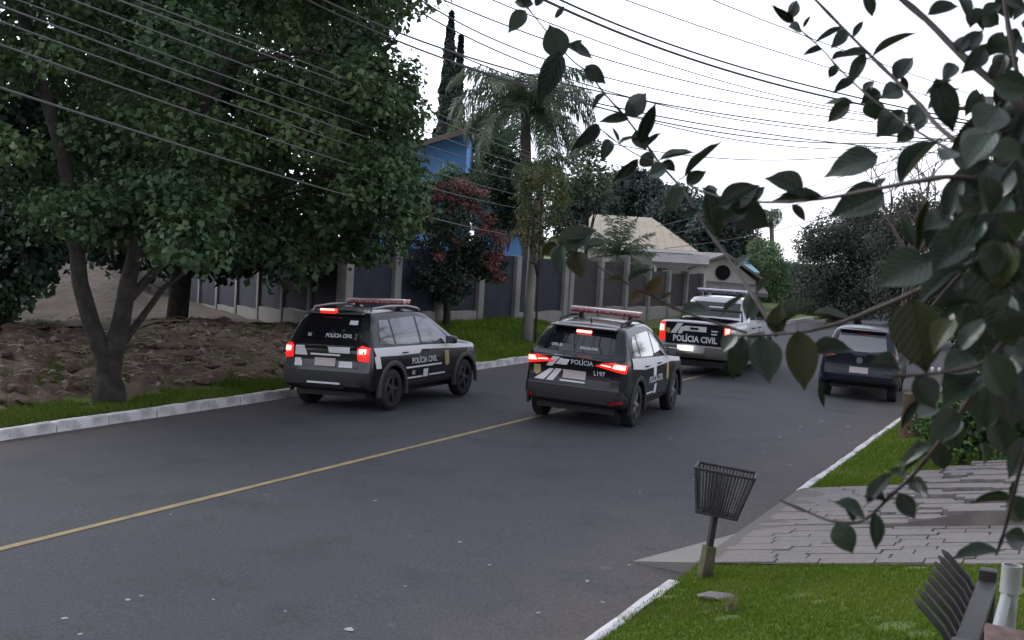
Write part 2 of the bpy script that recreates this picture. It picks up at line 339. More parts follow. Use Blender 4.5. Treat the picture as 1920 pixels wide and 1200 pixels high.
# driveway: apron, sloping strip of slabs, raised terrace with a riser
def drv_z(s): return terr(0, s) + .012
apron = tag(empty('driveway_apron', RD(10.6, S_R, 0)), kind='structure')
ap = [RD(10.75, S_R - .62, road_z(S_R - .62) + .012), RD(12.75, S_R - .05, road_z(S_R) + .02), RD(12.95, S_R + .12, .03), RD(10.75, S_R + .12, .035)]
apb = [p - Vector((0, 0, .2)) for p in ap]
o = mesh_obj('apron_slab', [p - apron.location for p in ap + apb], [(3, 2, 1, 0), (0, 1, 5, 4), (1, 2, 6, 5), (2, 3, 7, 6), (3, 0, 4, 7)], concrete, apron)
drive = tag(empty('driveway', RD(12.5, -1.5, 0)), kind='structure')
bed_s = (S_R + .03, -2.0, -1.0, 0, 3, 6)
bedv = [RD(t, s, drv_z(s) - .014) for t in (10.72, 15.16, 16.3) for s in bed_s]
mesh_obj('joint_bed', [p - drive.location for p in bedv], [(j, j + 1, j + 7, j + 6) for j in range(5)] + [(j, j + 1, j + 7, j + 6) for j in range(7, 11)], mortar, drive)
slab_me = []
for k in range(9):
    bm = bmesh.new(); add_box(bm, (0, 0, -.03), (1, 1, .07))
    for v in bm.verts: v.co += Vector((random.uniform(-.012, .012), random.uniform(-.035, .035), 0))
    bmesh.ops.bevel(bm, geom=bm.edges[:], offset=.008, segments=1, affect='EDGES')
    me = bpy.data.meshes.new('slab'); bm.to_mesh(me); bm.free(); me.materials.append(slab_m[(0, 0, 1, 1, 0, 2, 1, 0, 2)[k]]); slab_me.append(me)
STEP_T = 12.42
def terrace_lift(s): return .17 * sstep(-2.15, -.5, s)
t = 10.74; row = 0; NS = 0
while t < 16.1:
    w = random.uniform(.13, .2)
    if t < STEP_T < t + w: w = STEP_T - t
    s = (S_R + .14 if t < 15.15 else -2.0) + random.uniform(-.0, .05)
    while s < .5:
        L = random.uniform(.28, .75)
        sm = s + L / 2; lift = terrace_lift(sm) if t >= STEP_T - 1e-3 else 0
        o = link(bpy.data.objects.new('slab', random.choice(slab_me))); o.parent = drive; NS += 1
        z = drv_z(sm) + lift + random.uniform(-.006, .008)
        o.location = RD(t + w / 2, sm, z) - drive.location
        o.rotation_euler = Matrix((SV, TV, Vector((0, 0, 1)))).transposed().to_euler()
        o.rotation_euler.rotate_axis('Y', -.172); o.rotation_euler.rotate_axis('X', random.uniform(-.02, .02))
        o.scale = (L - .004, w - .003, 1)
        s += L
    t += w; row += 1
rv = []; rf = []
sl_ = np.linspace(-2.15, .9, 12)
for j, s in enumerate(sl_):
    rv += [RD(STEP_T - .012, s, drv_z(s) - .05) - drive.location, RD(STEP_T - .012, s, drv_z(s) + terrace_lift(s) - .004) - drive.location, RD(STEP_T + .1, s, drv_z(s) + terrace_lift(s) - .012) - drive.location]
    if j: a = 3 * (j - 1); rf += [(a, a + 3, a + 4, a + 1), (a + 1, a + 4, a + 5, a + 2)]
mesh_obj('step_riser', rv, rf, mat('step_riser_stone', (.13, .11, .105), .85, (.19, .165, .155), 3, (.4, .65), bump=(20, .4, .01)), drive)

# grass blades, nobody could count them
def blades(name, samp, n, h, w, material, label, lean=.5):
    P = np.empty((n, 3)); i = 0
    while i < n:
        q = samp()
        if q is not None: P[i] = q; i += 1
    ang = RNG.uniform(0, 2 * np.pi, n); hh = h * RNG.uniform(.45, 1.25, n); ln = lean * RNG.uniform(0, 1, n) * hh; la = RNG.uniform(0, 2 * np.pi, n)
    dx = np.stack([np.cos(ang), np.sin(ang), np.zeros(n)], 1) * (w * RNG.uniform(.7, 1.3, n))[:, None]
    tip = P + np.stack([np.cos(la) * ln, np.sin(la) * ln, hh], 1)
    V = np.stack([P - dx, P + dx, tip], 1).reshape(-1, 3)
    me = bpy.data.meshes.new(name); me.vertices.add(3 * n); me.vertices.foreach_set('co', V.ravel())
    me.loops.add(3 * n); me.loops.foreach_set('vertex_index', np.arange(3 * n, dtype=np.int32))
    me.polygons.add(n); me.polygons.foreach_set('loop_start', np.arange(0, 3 * n, 3, dtype=np.int32))
    me.update(calc_edges=True)
    a = me.attributes.new('tint', 'FLOAT', 'FACE')
    patch = np.array([.5 + .35 * noise1(p[0] * .9, p[1] * .9, 4) for p in P]); a.data.foreach_set('value', np.clip(patch + RNG.normal(0, .22, n), 0, 1).astype(np.float32))
    me.materials.append(material)
    return tag(link(bpy.data.objects.new(name, me)), label, 'grass', kind='stuff')
def near_lawn():
    t = random.uniform(4.5, 10.74); s = random.uniform(S_R + .07, -.15)
    if noise1(t * 2.3, s * 2.6, 7) > .62 and random.random() < .85: return None
    p = RD(t, s, terr(t, s) - .012); return p
def far_lawn():
    t = random.uniform(15.2, 26); s = random.uniform(S_R + .13, -1.3) if t > 16.2 else random.uniform(S_R + .13, -2.0); p = RD(t, s, terr(t, s) - .012); return p
blades('grass', near_lawn, 95000, .035, .0045, grassblade, 'short green lawn between the trash basket and the spiked fence')
blades('grass', far_lawn, 30000, .045, .007, grassblade, 'strip of green lawn beyond the stone driveway')
def verge():
    t = random.uniform(4, 24); u = abs(random.gauss(0, 1.0)) + .02; s = S_L - .2 - u
    if u > 2.4: return None
    if noise1(t * .8, s * 1.1, 2) + .25 < (u - .7) * .7: return None
    return RD(t, s, terr(t, s) - .012)
blades('grass', verge, 36000, .075, .010, grassdark, 'patchy verge grass between the white kerb and the dirt heap')
def bank():
    t = random.uniform(23, 42); u = random.uniform(.02, 4.5); s = S_L - .2 - u; return RD(t, s, terr(t, s) - .012)
blades('grass', bank, 40000, .10, .016, grassblade, 'grassy bank between the kerb and the fence of the blue house')

# heap of clay and rubble on the empty lot
dt = np.arange(6, 29, .16); du = np.arange(.9, 12, .16); V = []; F = []
for t in dt:
    for u in du:
        s = S_L - .2 - u; b = (1 - sstep(.9, 1.7, 1.7 - abs(u - .9))) if False else 1
        ed = sstep(.9, 1.6, u + .3 * noise1(t * 1.5, 0, 3)) * sstep(6, 7.5, t) * (1 - sstep(25, 28.5, t))
        z = terr(t, s) + ed * (.05 + .10 * noise1(t * 2.9, u * 3.3, 5) + .06 * noise1(t * 7, u * 6, 9) + random.uniform(-.025, .03)) - .06 * (1 - ed)
        V.append(RD(t, s, z))
n = len(du); F = [(i * n + j, i * n + j + 1, (i + 1) * n + j + 1, (i + 1) * n + j) for i in range(len(dt) - 1) for j in range(n - 1)]
dirt = tag(mesh_obj('dirt_heap', V, F, earth, None, True), 'reddish brown heap of bare earth on the empty lot', 'earth heap', kind='structure')
lt_, lu_ = np.arange(4, 40, .5), np.arange(6, 40, .5); n = len(lu_)
V = [RD(t, S_L - .2 - u, terr(t, S_L - .2 - u) + .10 + .06 * noise1(t * 1.7, u * 1.9, 8) + random.uniform(-.03, .03)) for t in lt_ for u in lu_]
tag(mesh_obj('lot_ground', V, [(i * n + j, i * n + j + 1, (i + 1) * n + j + 1, (i + 1) * n + j) for i in range(len(lt_) - 1) for j in range(n - 1)], mat('trodden_earth', (.068, .048, .036), .95, (.10, .074, .055), 1.1, (.4, .65), bump=(7, .9, .08), c3=(.045, .05, .024), c3scale=.8, c3con=(.5, .65)), None, True), kind='structure')
def rocks(name, n, rmin, rmax, material, label, samp):
    Vs = []; Fs = []
    ico = bmesh.new(); bmesh.ops.create_icosphere(ico, subdivisions=1, radius=1); iv = [v.co.copy() for v in ico.verts]; fi = [tuple(v.index for v in f.verts) for f in ico.faces]; ico.free()
    for _ in range(n):
        p = samp(); r = rmin + (rmax - rmin) * random.random() ** 3; sc = (random.uniform(.6, 1.4), random.uniform(.6, 1.3), random.uniform(.35, .8)); o = len(Vs); a = random.uniform(0, 6.28)
        for v in iv:
            q = Vector((v.x * sc[0], v.y * sc[1], v.z * sc[2])) * (r * random.uniform(.75, 1.25)); q.rotate(Matrix.Rotation(a, 3, 'Z')); Vs.append(p + q)
        Fs += [tuple(i + o for i in f) for f in fi]
    return tag(mesh_obj(name, Vs, Fs, material), label, 'rubble', kind='stuff')
def heap_pt():
    t = random.uniform(8, 27); u = random.uniform(1.2, 8); return RD(t, S_L - .2 - u, terr(t, S_L - .2 - u) + .08)
rocks('clods', 650, .03, .20, clod_m, 'clay clods lying over the earth heap', heap_pt)
def heap_pt2():
    t = random.gauss(18, 3.5); u = random.gauss(3.2, 1.0); u = max(1.2, u); return RD(t, S_L - .2 - u, terr(t, S_L - .2 - u) + .10)
rocks('rubble', 480, .02, .085, rubble_m, 'pale broken masonry bits scattered over the earth heap', heap_pt2)
def strawdata(n):
    parts = []
    for _ in range(n):
        p = heap_pt2() if random.random() < .7 else heap_pt(); a = random.uniform(0, 6.28); L = random.uniform(.15, .5)
        d = Vector((math.cos(a), math.sin(a), random.uniform(-.1, .25))) * L
        parts.append(tube_data([p, p + d * .5 + Vector((0, 0, .03)), p + d], [.008, .007, .004], 3, False))
    return merge(parts)
def weeds():
    t = random.uniform(8, 27); u = random.uniform(1.4, 9); s_ = S_L - .2 - u
    if noise1(t * 1.1, u * 1.3, 12) < .22: return None
    return RD(t, s_, terr(t, s_) + .03)
blades('grass', weeds, 9000, .13, .010, grassdark, 'scattered weeds sprouting over the earth heap', .8)
Vv, Ff = strawdata(700)
tag(mesh_obj('debris', Vv, Ff, straw_m), 'dry sticks and straw strewn over the earth heap', 'debris', kind='stuff')

# ------------------------------------------------------------------ trees
def leaf_cloud(name, C, Nrm, size, material, parent=None, tint=None, aspect=.75, fold=.18):
    n = len(C); C = np.asarray(C, float); Nrm = np.asarray(Nrm, float); Nrm /= np.linalg.norm(Nrm, axis=1)[:, None] + 1e-9
    a = RNG.normal(size=(n, 3)); T = a - Nrm * (a * Nrm).sum(1)[:, None]; T /= np.linalg.norm(T, axis=1)[:, None] + 1e-9
    B = np.cross(Nrm, T); L = (size * RNG.uniform(.65, 1.35, n))[:, None]
    V = np.stack([C - T * L * .5, C + B * L * aspect * .5 - T * L * .05 + Nrm * L * fold, C + T * L * .5 - Nrm * L * .1, C - B * L * aspect * .5 - T * L * .05 + Nrm * L * fold], 1).reshape(-1, 3)
    me = bpy.data.meshes.new(name); me.vertices.add(4 * n); me.vertices.foreach_set('co', V.ravel())
    me.loops.add(4 * n); me.loops.foreach_set('vertex_index', np.arange(4 * n, dtype=np.int32))
    me.polygons.add(n); me.polygons.foreach_set('loop_start', np.arange(0, 4 * n, 4, dtype=np.int32)); me.update(calc_edges=True)
    at_ = me.attributes.new('tint', 'FLOAT', 'FACE'); at_.data.foreach_set('value', np.clip(tint if tint is not None else RNG.uniform(0, 1, n), 0, 1).astype(np.float32))
    me.materials.append(material)
    return link(bpy.data.objects.new(name, me), parent)
def clump_points(clumps, per, flat=.75, shell=.5, upb=.6):
    """Leaf positions and normals over many leaf clumps (centre, radius); each clump has its own tint."""
    Cs = []; Ns = []; Ts = []
    for (c, r) in clumps:
        k = max(6, int(per * (r ** 2)))
        d = RNG.normal(size=(k, 3)); d /= np.linalg.norm(d, axis=1)[:, None]
        lob = 1 + .28 * np.sin(d[:, 0] * 5 + c[0] * 3) * np.cos(d[:, 1] * 4 + c[2] * 5)
        rr = r * lob * (shell + (1 - shell) * RNG.uniform(0, 1, k) ** .6)
        P = d * rr[:, None]; P[:, 2] *= flat
        Cs.append(P + np.array(c)); Ns.append(d * .6 + np.array([0, 0, upb]) + RNG.normal(size=(k, 3)) * .45)
        Ts.append(np.full(k, RNG.normal(.48, .32)) + RNG.normal(0, .16, k))
    return np.concatenate(Cs), np.concatenate(Ns), np.concatenate(Ts)
def inpoly(x, y, poly):
    c = False; j = len(poly) - 1
    for i in range(len(poly)):
        (xi, yi), (xj, yj) = poly[i], poly[j]
        if (yi > y) != (yj > y) and x < (xj - xi) * (y - yi) / (yj - yi) + xi: c = not c
        j = i
    return c
def crown_clumps(poly, d0, dd, n, rmin, rmax):
    """Clump centres through a crown of depth 2*dd centred on distance d0 whose outline, seen from the street, is poly."""
    xs = [p[0] for p in poly]; ys = [p[1] for p in poly]; out = []; xc = (min(xs) + max(xs)) / 2; hw = (max(xs) - min(xs)) / 2; yc = (min(ys) + max(ys)) / 2; hh = (max(ys) - min(ys)) / 2
    while len(out) < n:
        x = random.uniform(min(xs), max(xs)); y = random.uniform(min(ys), max(ys))
        if not inpoly(x, y, poly): continue
        k = math.sqrt(max(.12, 1 - ((x - xc) / hw) ** 2 * .8 - ((y - yc) / hh) ** 2 * .3))
        out.append((tuple(at(x, y, d0 + random.uniform(-1, 1) * dd * k)), random.uniform(rmin, rmax)))
    return out
def tree(name, label, base, stems, clumps, material, per, leaf, group=None, barkm=bark, flat=.75, upb=.6, cat='tree', limbs=14, extra=None, shell=.5):
    """trunk (stems and limbs) and crown under one Empty at the foot."""
    e = tag(empty(name, base), label, cat, group)
    parts = []
    for pts, r0, r1 in stems:
        k = len(pts); parts.append(tube_data([Vector(p) - e.location for p in pts], [r0 + (r1 - r0) * i / (k - 1) for i in range(k)], 10))
    tops = [(Vector(p) - e.location, r0 + (r1 - r0) * i / (len(pts) - 1)) for pts, r0, r1 in stems for i, p in enumerate(pts) if i >= len(pts) // 2]
    for c, r in random.sample(clumps, min(limbs, len(clumps))):
        c = Vector(c) - e.location; b, br = min(tops, key=lambda q: (q[0] - c).length + (0 if q[0].z < c.z else 3)); mid = (b + c) / 2 + Vector((0, 0, .1 * (c - b).length))
        parts.append(tube_data([b, mid, c], [br * .55, br * .35, br * .12], 6))
    V, F = merge(parts); mesh_obj('trunk', V, F, barkm, e, True, 60)
    C, Nn, T = clump_points(clumps, per, flat, shell, upb); C = C - np.array(e.location)
    leaf_cloud('crown', C, Nn, leaf, material, e, T)
    if extra: extra(e)
    return e

# the big broadleaf tree on the verge, forked low down
tb = on(205, 745, .12); D0 = tb.y * math.cos(PITCH) - (tb.z - CAMH) * math.sin(PITCH)
big_poly = [(-200, -420), (-220, 260), (-120, 390), (30, 395), (120, 425), (240, 430), (320, 450), (440, 490), (560, 480), (650, 455), (715, 435), (750, 360), (765, 270), (760, 180), (745, 120), (760, 50), (770, -40), (750, -220), (580, -420), (200, -480)]
bigc = crown_clumps(big_poly, D0 + 1.3, 3.2, 285, .40, .78)
bigc += crown_clumps([(650, 120), (770, 120), (775, 300), (770, 400), (730, 455), (640, 470), (600, 380)], D0 + 1.6, 1.8, 46, .38, .6)
bigc += crown_clumps([(40, 360), (430, 380), (440, 480), (340, 468), (250, 448), (120, 440), (30, 425)], D0 + 1.0, 2.4, 44, .3, .5)
j0 = at(203, 715, D0)
tree('broadleaf_tree', 'large broadleaf tree with low forked trunk behind the white kerb', tb,
     [([tb - Vector((0, 0, .2)), tb + Vector((0, 0, .06)), tb + Vector((0, 0, .2)), at(203, 705, D0), at(203, 680, D0)], .31, .15),
      ([j0, at(194, 668, D0 - .05), at(172, 610, D0 - .1), at(150, 530, D0 - .2), at(140, 430, D0), at(120, 300, D0 + .3), at(60, 100, D0 + .6), at(20, -60, D0 + 1)], .17, .08),
      ([j0, at(212, 668, D0), at(226, 610, D0), at(240, 530, D0 + .1), at(262, 440, D0 + .2), at(330, 300, D0 + .5), at(420, 120, D0 + .4), at(450, -60, D0)], .185, .08),
      ([at(243, 560, D0 + .1), at(275, 525, D0 + .2), at(330, 470, D0 + .6), at(430, 400, D0 + .9)], .085, .05)],
     bigc, lf_big, 760, .12, limbs=26)
# darker trees behind it
def poly_blob(x0, y0, x1, y1, k=10, j=.12, seed=0):
    r = random.Random(seed); return [((x0 + x1) / 2 + (x1 - x0) / 2 * math.cos(a) * r.uniform(1 - j, 1), (y0 + y1) / 2 + (y1 - y0) / 2 * math.sin(a) * r.uniform(1 - j, 1)) for a in [2 * math.pi * i / k for i in range(k)]]
def simple_tree(name, label, px, py_base, depth, zbase, poly, material, n, rr, per, leaf, trunk_r, dd, **kw):
    b = atz(px, depth, zbase); c = crown_clumps(poly, depth, dd, n, *rr)
    cy = sum(p[1] for p in poly) / len(poly); cx = sum(p[0] for p in poly) / len(poly)
    top = at(cx, cy, depth)
    return tree(name, label, b, [([b - Vector((0, 0, .3)), b.lerp(top, .4) + Vector((.05 * trunk_r, 0, 0)), top], trunk_r, trunk_r * .45)], c, material, per, leaf, **kw)
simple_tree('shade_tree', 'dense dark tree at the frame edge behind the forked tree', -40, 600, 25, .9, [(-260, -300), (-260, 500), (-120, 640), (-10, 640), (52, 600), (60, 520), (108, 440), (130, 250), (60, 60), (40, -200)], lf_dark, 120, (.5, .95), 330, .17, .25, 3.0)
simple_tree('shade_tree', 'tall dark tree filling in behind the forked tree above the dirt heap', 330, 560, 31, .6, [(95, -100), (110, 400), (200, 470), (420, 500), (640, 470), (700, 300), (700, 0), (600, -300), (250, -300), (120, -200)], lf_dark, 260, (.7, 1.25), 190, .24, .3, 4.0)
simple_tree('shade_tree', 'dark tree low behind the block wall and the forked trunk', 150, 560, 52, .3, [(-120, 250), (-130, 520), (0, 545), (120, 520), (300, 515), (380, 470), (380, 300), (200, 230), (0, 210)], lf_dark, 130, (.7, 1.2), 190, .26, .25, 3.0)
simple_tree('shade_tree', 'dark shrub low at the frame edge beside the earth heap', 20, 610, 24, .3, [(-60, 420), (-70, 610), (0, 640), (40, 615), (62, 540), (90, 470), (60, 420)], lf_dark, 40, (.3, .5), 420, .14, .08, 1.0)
# red-flowered tree by the blue house
rb = atz(838, 32.5, .6)
red_poly = [(735, 470), (742, 420), (760, 370), (800, 325), (850, 320), (905, 345), (925, 395), (935, 450), (938, 510), (920, 545), (880, 560), (800, 555), (735, 540)]
def blossoms(e):
    cl = []
    for (x, y) in [(862, 345), (835, 352), (905, 362), (880, 358), (850, 372), (785, 392), (800, 405), (925, 498), (938, 520), (930, 478), (822, 480), (942, 452), (872, 382), (890, 390), (915, 410), (845, 395), (930, 440), (820, 370), (905, 430), (860, 455)]:
        cl.append((tuple(at(x, y, 31.2) - e.location), random.uniform(.16, .30)))
    C, N_, T = clump_points(cl, 1800, .7, .2, .5); leaf_cloud('blossom', C, N_, .08, fl_red, e, T)
tree('flowering_tree', 'small tree with red blossom clusters in front of the blue house', rb,
     [([rb, atz(836, 32.5, 1.4), at(845, 480, 32.5), at(850, 420, 32.5)], .11, .05), ([atz(836, 32.5, 1.2), at(800, 500, 32.3), at(790, 460, 32)], .07, .03), ([atz(836, 32.5, 1.3), at(890, 500, 32.3), at(905, 440, 32)], .07, .03)],
     crown_clumps(red_poly, 32.3, 1.3, 130, .22, .42), lf_red, 900, .10, extra=blossoms)
# trees round and behind the blue house
simple_tree('leafy_tree', 'light green tree between the blue gable and the tall palm', 905, 600, 50, .5, [(855, 300), (862, 250), (900, 225), (960, 240), (985, 300), (975, 400), (930, 430), (880, 410)], lf_big, 60, (.45, .8), 260, .2, .14, 1.6)
simple_tree('leafy_tree', 'olive green tree covering the lower part of the blue gable', 815, 600, 41, .6, [(745, 350), (770, 325), (815, 318), (870, 322), (890, 350), (880, 440), (760, 450)], lf_big, 60, (.3, .55), 420, .13, .12, 1.2)
simple_tree('leafy_tree', 'dark green tree behind the red blossom, beside the palm trunk', 945, 600, 43, .6, [(895, 380), (915, 320), (950, 300), (985, 330), (990, 420), (970, 450), (910, 440)], lf_dark, 60, (.3, .6), 380, .14, .12, 1.2)
simple_tree('weeping_shrub', 'yellowing green creeper hanging beside the palm trunk', 1006, 600, 33.3, .5, [(955, 350), (975, 320), (1000, 285), (1030, 300), (1050, 285), (1070, 330), (1058, 380), (1075, 430), (1040, 440), (1020, 490), (1000, 520), (985, 470), (968, 440), (978, 400)], lf_yel, 75, (.10, .30), 800, .09, .04, .7, upb=.1, cat='shrub')
simple_tree('leafy_tree', 'small green tree behind the fence below the palm fronds', 1095, 560, 50, .6, [(1055, 330), (1080, 270), (1115, 265), (1140, 310), (1130, 370), (1085, 380)], lf_palm, 40, (.35, .6), 260, .16, .1, 1.2)
# cypress pair
def cypress(label, px, top, bot, depth, hw):
    b = atz(px, depth, .5); H = at(px, top, depth).z
    e = tag(empty('cypress_tree', b), label, 'tree', 'cypress pair behind the blue gable')
    V, F = tube_data([(0, 0, 0), (0, 0, (H - .5) * .5), (0, 0, H - .8)], [.16, .1, .02], 6); mesh_obj('trunk', V, F, bark, e)
    n = 5200; z = RNG.uniform(.06, 1, n); lob = 1 + .25 * np.sin(z * 60) * np.sin(z * 23 + 1)
    r = hw * np.clip((1 - z) * 2.2, 0, 1) ** .7 * np.clip(z * 8, .3, 1) * lob * RNG.uniform(.3, 1, n); a = RNG.uniform(0, 6.28, n)
    C = np.stack([r * np.cos(a), r * np.sin(a), z * (H - .5)], 1); Nn = np.stack([np.cos(a), np.sin(a), np.full(n, .2)], 1) + RNG.normal(size=(n, 3)) * .4
    leaf_cloud('crown', C, Nn, .34, lf_cyp, e)
cypress('taller of the two dark cypresses behind the blue gable', 816, 28, 240, 62, .56)
cypress('shorter slim cypress beside the taller one behind the blue gable', 836, 72, 240, 63, .40)

# palms
def palm(label, base, crown, L, nf, trunk_r, droop=1.0, nleaf=54, seed=1, leafl=.5, name='palm_tree'):
    r = random.Random(seed); e = tag(empty(name, base), label, 'palm')
    c = Vector(crown) - e.location
    pts = [Vector((0, 0, -.3)), c * .5, c]; V, F = tube_data(pts, [trunk_r * 1.15, trunk_r, trunk_r * .85], 10); mesh_obj('trunk', V, F, mat('palm_bark_' + str(seed), (.13, .115, .095), .9, (.09, .08, .065), 3, bump=(10, .5, .03)), e, True, 60)
    for i in range(nf):
        az = 2 * math.pi * (i * .381966) + r.uniform(-.2, .2); el = math.radians(75 - 95 * (i / nf) + r.uniform(-8, 8)); LL = L * r.uniform(.85, 1.1)
        h = Vector((math.cos(az), math.sin(az), 0)); p = c.copy(); sp = [p.copy()]; a = el; K = 12
        for k in range(K):
            p = p + (h * math.cos(a) + Vector((0, 0, math.sin(a)))) * (LL / K); sp.append(p.copy()); a -= droop * (.10 + .012 * k)
        Vs = []; Fs = []; tv, tf = tube_data(sp, [.028 - .022 * k / K for k in range(K + 1)], 4, False); Vs += tv; Fs += tf
        for q in range(nleaf):
            f = (q + .5) / nleaf * (K - .8) + .8; k0 = min(int(f), K - 1); fr = f - k0; P = sp[k0].lerp(sp[k0 + 1], fr); dd = (sp[k0 + 1] - sp[k0]).normalized(); side = dd.cross(Vector((0, 0, 1))).normalized()
            ll = leafl * math.sin(math.pi * min(.98, .12 + .85 * q / nleaf)) ** .6 * r.uniform(.85, 1.15)
            for sg in (-1, 1):
                o1 = (side * sg * r.uniform(.55, .9) + dd * .55 + Vector((0, 0, r.uniform(-.5, .35)))).normalized()
                m1 = P + o1 * ll * .55; t1 = m1 + (o1 * .5 + Vector((0, 0, -.85 * droop))).normalized() * ll * .55
                w = dd * .026; o = len(Vs); Vs += [P - w * .6, P + w * .6, m1 + w, m1 - w, t1]; Fs += [(o, o + 1, o + 2, o + 3), (o + 3, o + 2, o + 4)]
        ob = mesh_obj('frond', Vs, Fs, lf_palm, e); at_ = ob.data.attributes.new('tint', 'FLOAT', 'FACE'); v0 = r.uniform(.2, .8)
        at_.data.foreach_set('value', np.clip(RNG.normal(v0, .18, len(Fs)), 0, 1).astype(np.float32))
    return e
palm('tall feathery palm above the fence between the blue house and the tan roof', atz(990, 41, .6), at(985, 205, 41), 3.3, 27, .2, 1.15, 84, 3, .8)
palm('lower feathery palm with drooping fronds just beside the tall palm', atz(1012, 40, .6), at(1012, 325, 40), 1.5, 16, .14, 1.6, 40, 5, .45)
palm('young spiky palm standing in front of the tan roof behind the fence', atz(1165, 47, .7), at(1160, 478, 47), 1.9, 20, .12, .35, 34, 8, .42)
palm('distant dark palm silhouetted against the sky at the end of the street', atz(1447, 95, 0), at(1446, 402, 95), 1.7, 14, .2, 2.2, 30, 9, .6)
simple_tree('leafy_tree', 'thin far tree with a bare stem beside the distant palm', 1412, 560, 92, 0, poly_blob(1395, 395, 1428, 425, seed=3), lf_far, 14, (.3, .6), 160, .3, .14, .8)
# the wooded rise behind the roofs
for (lab, px, poly, d, n) in [
    ('dark wooded tree behind the left end of the tan roof', 1085, poly_blob(1030, 345, 1150, 470, seed=4), 105, 60),
    ('broad dark tree on the rise behind the middle of the tan roof', 1190, poly_blob(1120, 318, 1260, 440, seed=5), 112, 80),
    ('dark tree on the rise behind the hip end of the tan roof', 1265, poly_blob(1220, 350, 1320, 470, seed=6), 104, 60),
    ('dark tree rising behind the white gabled house', 1350, poly_blob(1290, 385, 1410, 530, seed=7), 96, 70)]:
    simple_tree('rise_tree', lab, px, 560, d, 0, poly, lf_far, n, (.8, 1.5), 200, .27, .3, 3.0, group='trees on the rise behind the houses')
for (lab, px, poly, d, n, mt, rr) in [
    ('mid green rounded tree beside the white gabled house', 1425, poly_blob(1388, 445, 1475, 590, seed=8), 78, 70, lf_big, (.5, 1.0)),
    ('bluish dark bush at the end of the street', 1490, poly_blob(1440, 490, 1545, 618, seed=9), 84, 70, lf_far, (.6, 1.1)),
    ('dark rounded bush low at the far roadside', 1570, poly_blob(1500, 520, 1650, 622, seed=10), 66, 90, lf_far, (.5, 1.0)),
    ('tall olive brown tree rising over the parked car', 1610, [(1505, 560), (1510, 490), (1520, 440), (1560, 410), (1600, 395), (1650, 390), (1680, 430), (1690, 520), (1660, 580), (1560, 590)], 58, 130, lf_olive, (.5, 1.0)),
    ('olive brown tree behind the leafy branches over the lawn', 1730, [(1650, 590), (1655, 430), (1690, 380), (1740, 370), (1800, 400), (1830, 500), (1820, 600), (1700, 620)], 46, 120, lf_olive, (.45, .85)),
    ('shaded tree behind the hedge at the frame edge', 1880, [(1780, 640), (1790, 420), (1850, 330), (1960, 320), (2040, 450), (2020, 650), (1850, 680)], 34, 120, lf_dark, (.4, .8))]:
    simple_tree('roadside_tree', lab, px, 600, d, 0.1, poly, mt, n, rr, 560, .125 if d > 40 else .12, .2, 2.5, group='trees along the far roadside')
# leafless tree showing above the branches
def bare(label, base, top, seed):
    r = random.Random(seed); e = tag(empty('bare_tree', base), label, 'tree'); parts = []
    def grow(p, d, L, rad, lev):
        pts = [p]; q = p
        for _ in range(4):
            d = (d + Vector((r.uniform(-.22, .22), r.uniform(-.22, .22), r.uniform(-.05, .18)))).normalized(); q = q + d * (L / 4); pts.append(q)
        parts.append(tube_data(pts, [rad * (1 - .12 * k) for k in range(5)], 5 if lev < 2 else 3, False))
        if lev < 5:
            for _ in range(3 if lev > 0 else 5):
                k = r.randint(2, 4); nd = (d + Vector((r.uniform(-1, 1), r.uniform(-1, 1), r.uniform(-.3, .6)))).normalized(); grow(pts[k], nd, L * r.uniform(.55, .75), rad * .55, lev + 1)
    grow(Vector((0, 0, -.2)), Vector((0, 0, 1)), top, .14, 0); V, F = merge(parts); mesh_obj('trunk', V, F, mat('bare_twig_' + str(seed), (.11, .085, .075), .9), e, True)
bare('leafless grey tree with fine twigs against the sky over the parked car', atz(1700, 44, .2), 3.7, 4)
bare('leafless thin tree with fine twigs near the frame edge', atz(1800, 36, .2), 3.6, 9)
# hedge bushes past the driveway
for (lab, t0, s0, rx, h, n) in [('bushy green shrub at the corner of the stone driveway', 17.0, -1.45, .6, .95, 26), ('taller leafy green shrub in the hedge behind the driveway', 17.6, -.35, .8, 1.7, 42), ('dark leafy shrub at the hedge end by the frame edge', 17.0, .75, .8, 1.7, 42), ('leafy shrub in the hedge nearer the parked car', 20.3, -1.0, .7, 1.2, 30)]:
    b = RD(t0, s0, terr(t0, s0)); cl = []
    for _ in range(n):
        a = random.uniform(0, 6.28); q = random.random() ** .5 * rx; cl.append((tuple(b + Vector((math.cos(a) * q, math.sin(a) * q, random.uniform(.12, 1) * h * (1 - .35 * (q / rx) ** 2)))), random.uniform(.18, .34)))
    tree('hedge_shrub', lab, b, [([b - Vector((0, 0, .1)), b + Vector((.03, 0, h * .35)), b + Vector((0, .05, h * .6))], .05, .02)], cl, lf_hedge, 1500, .075, group='shrubs of the hedge past the driveway', cat='shrub', limbs=8)

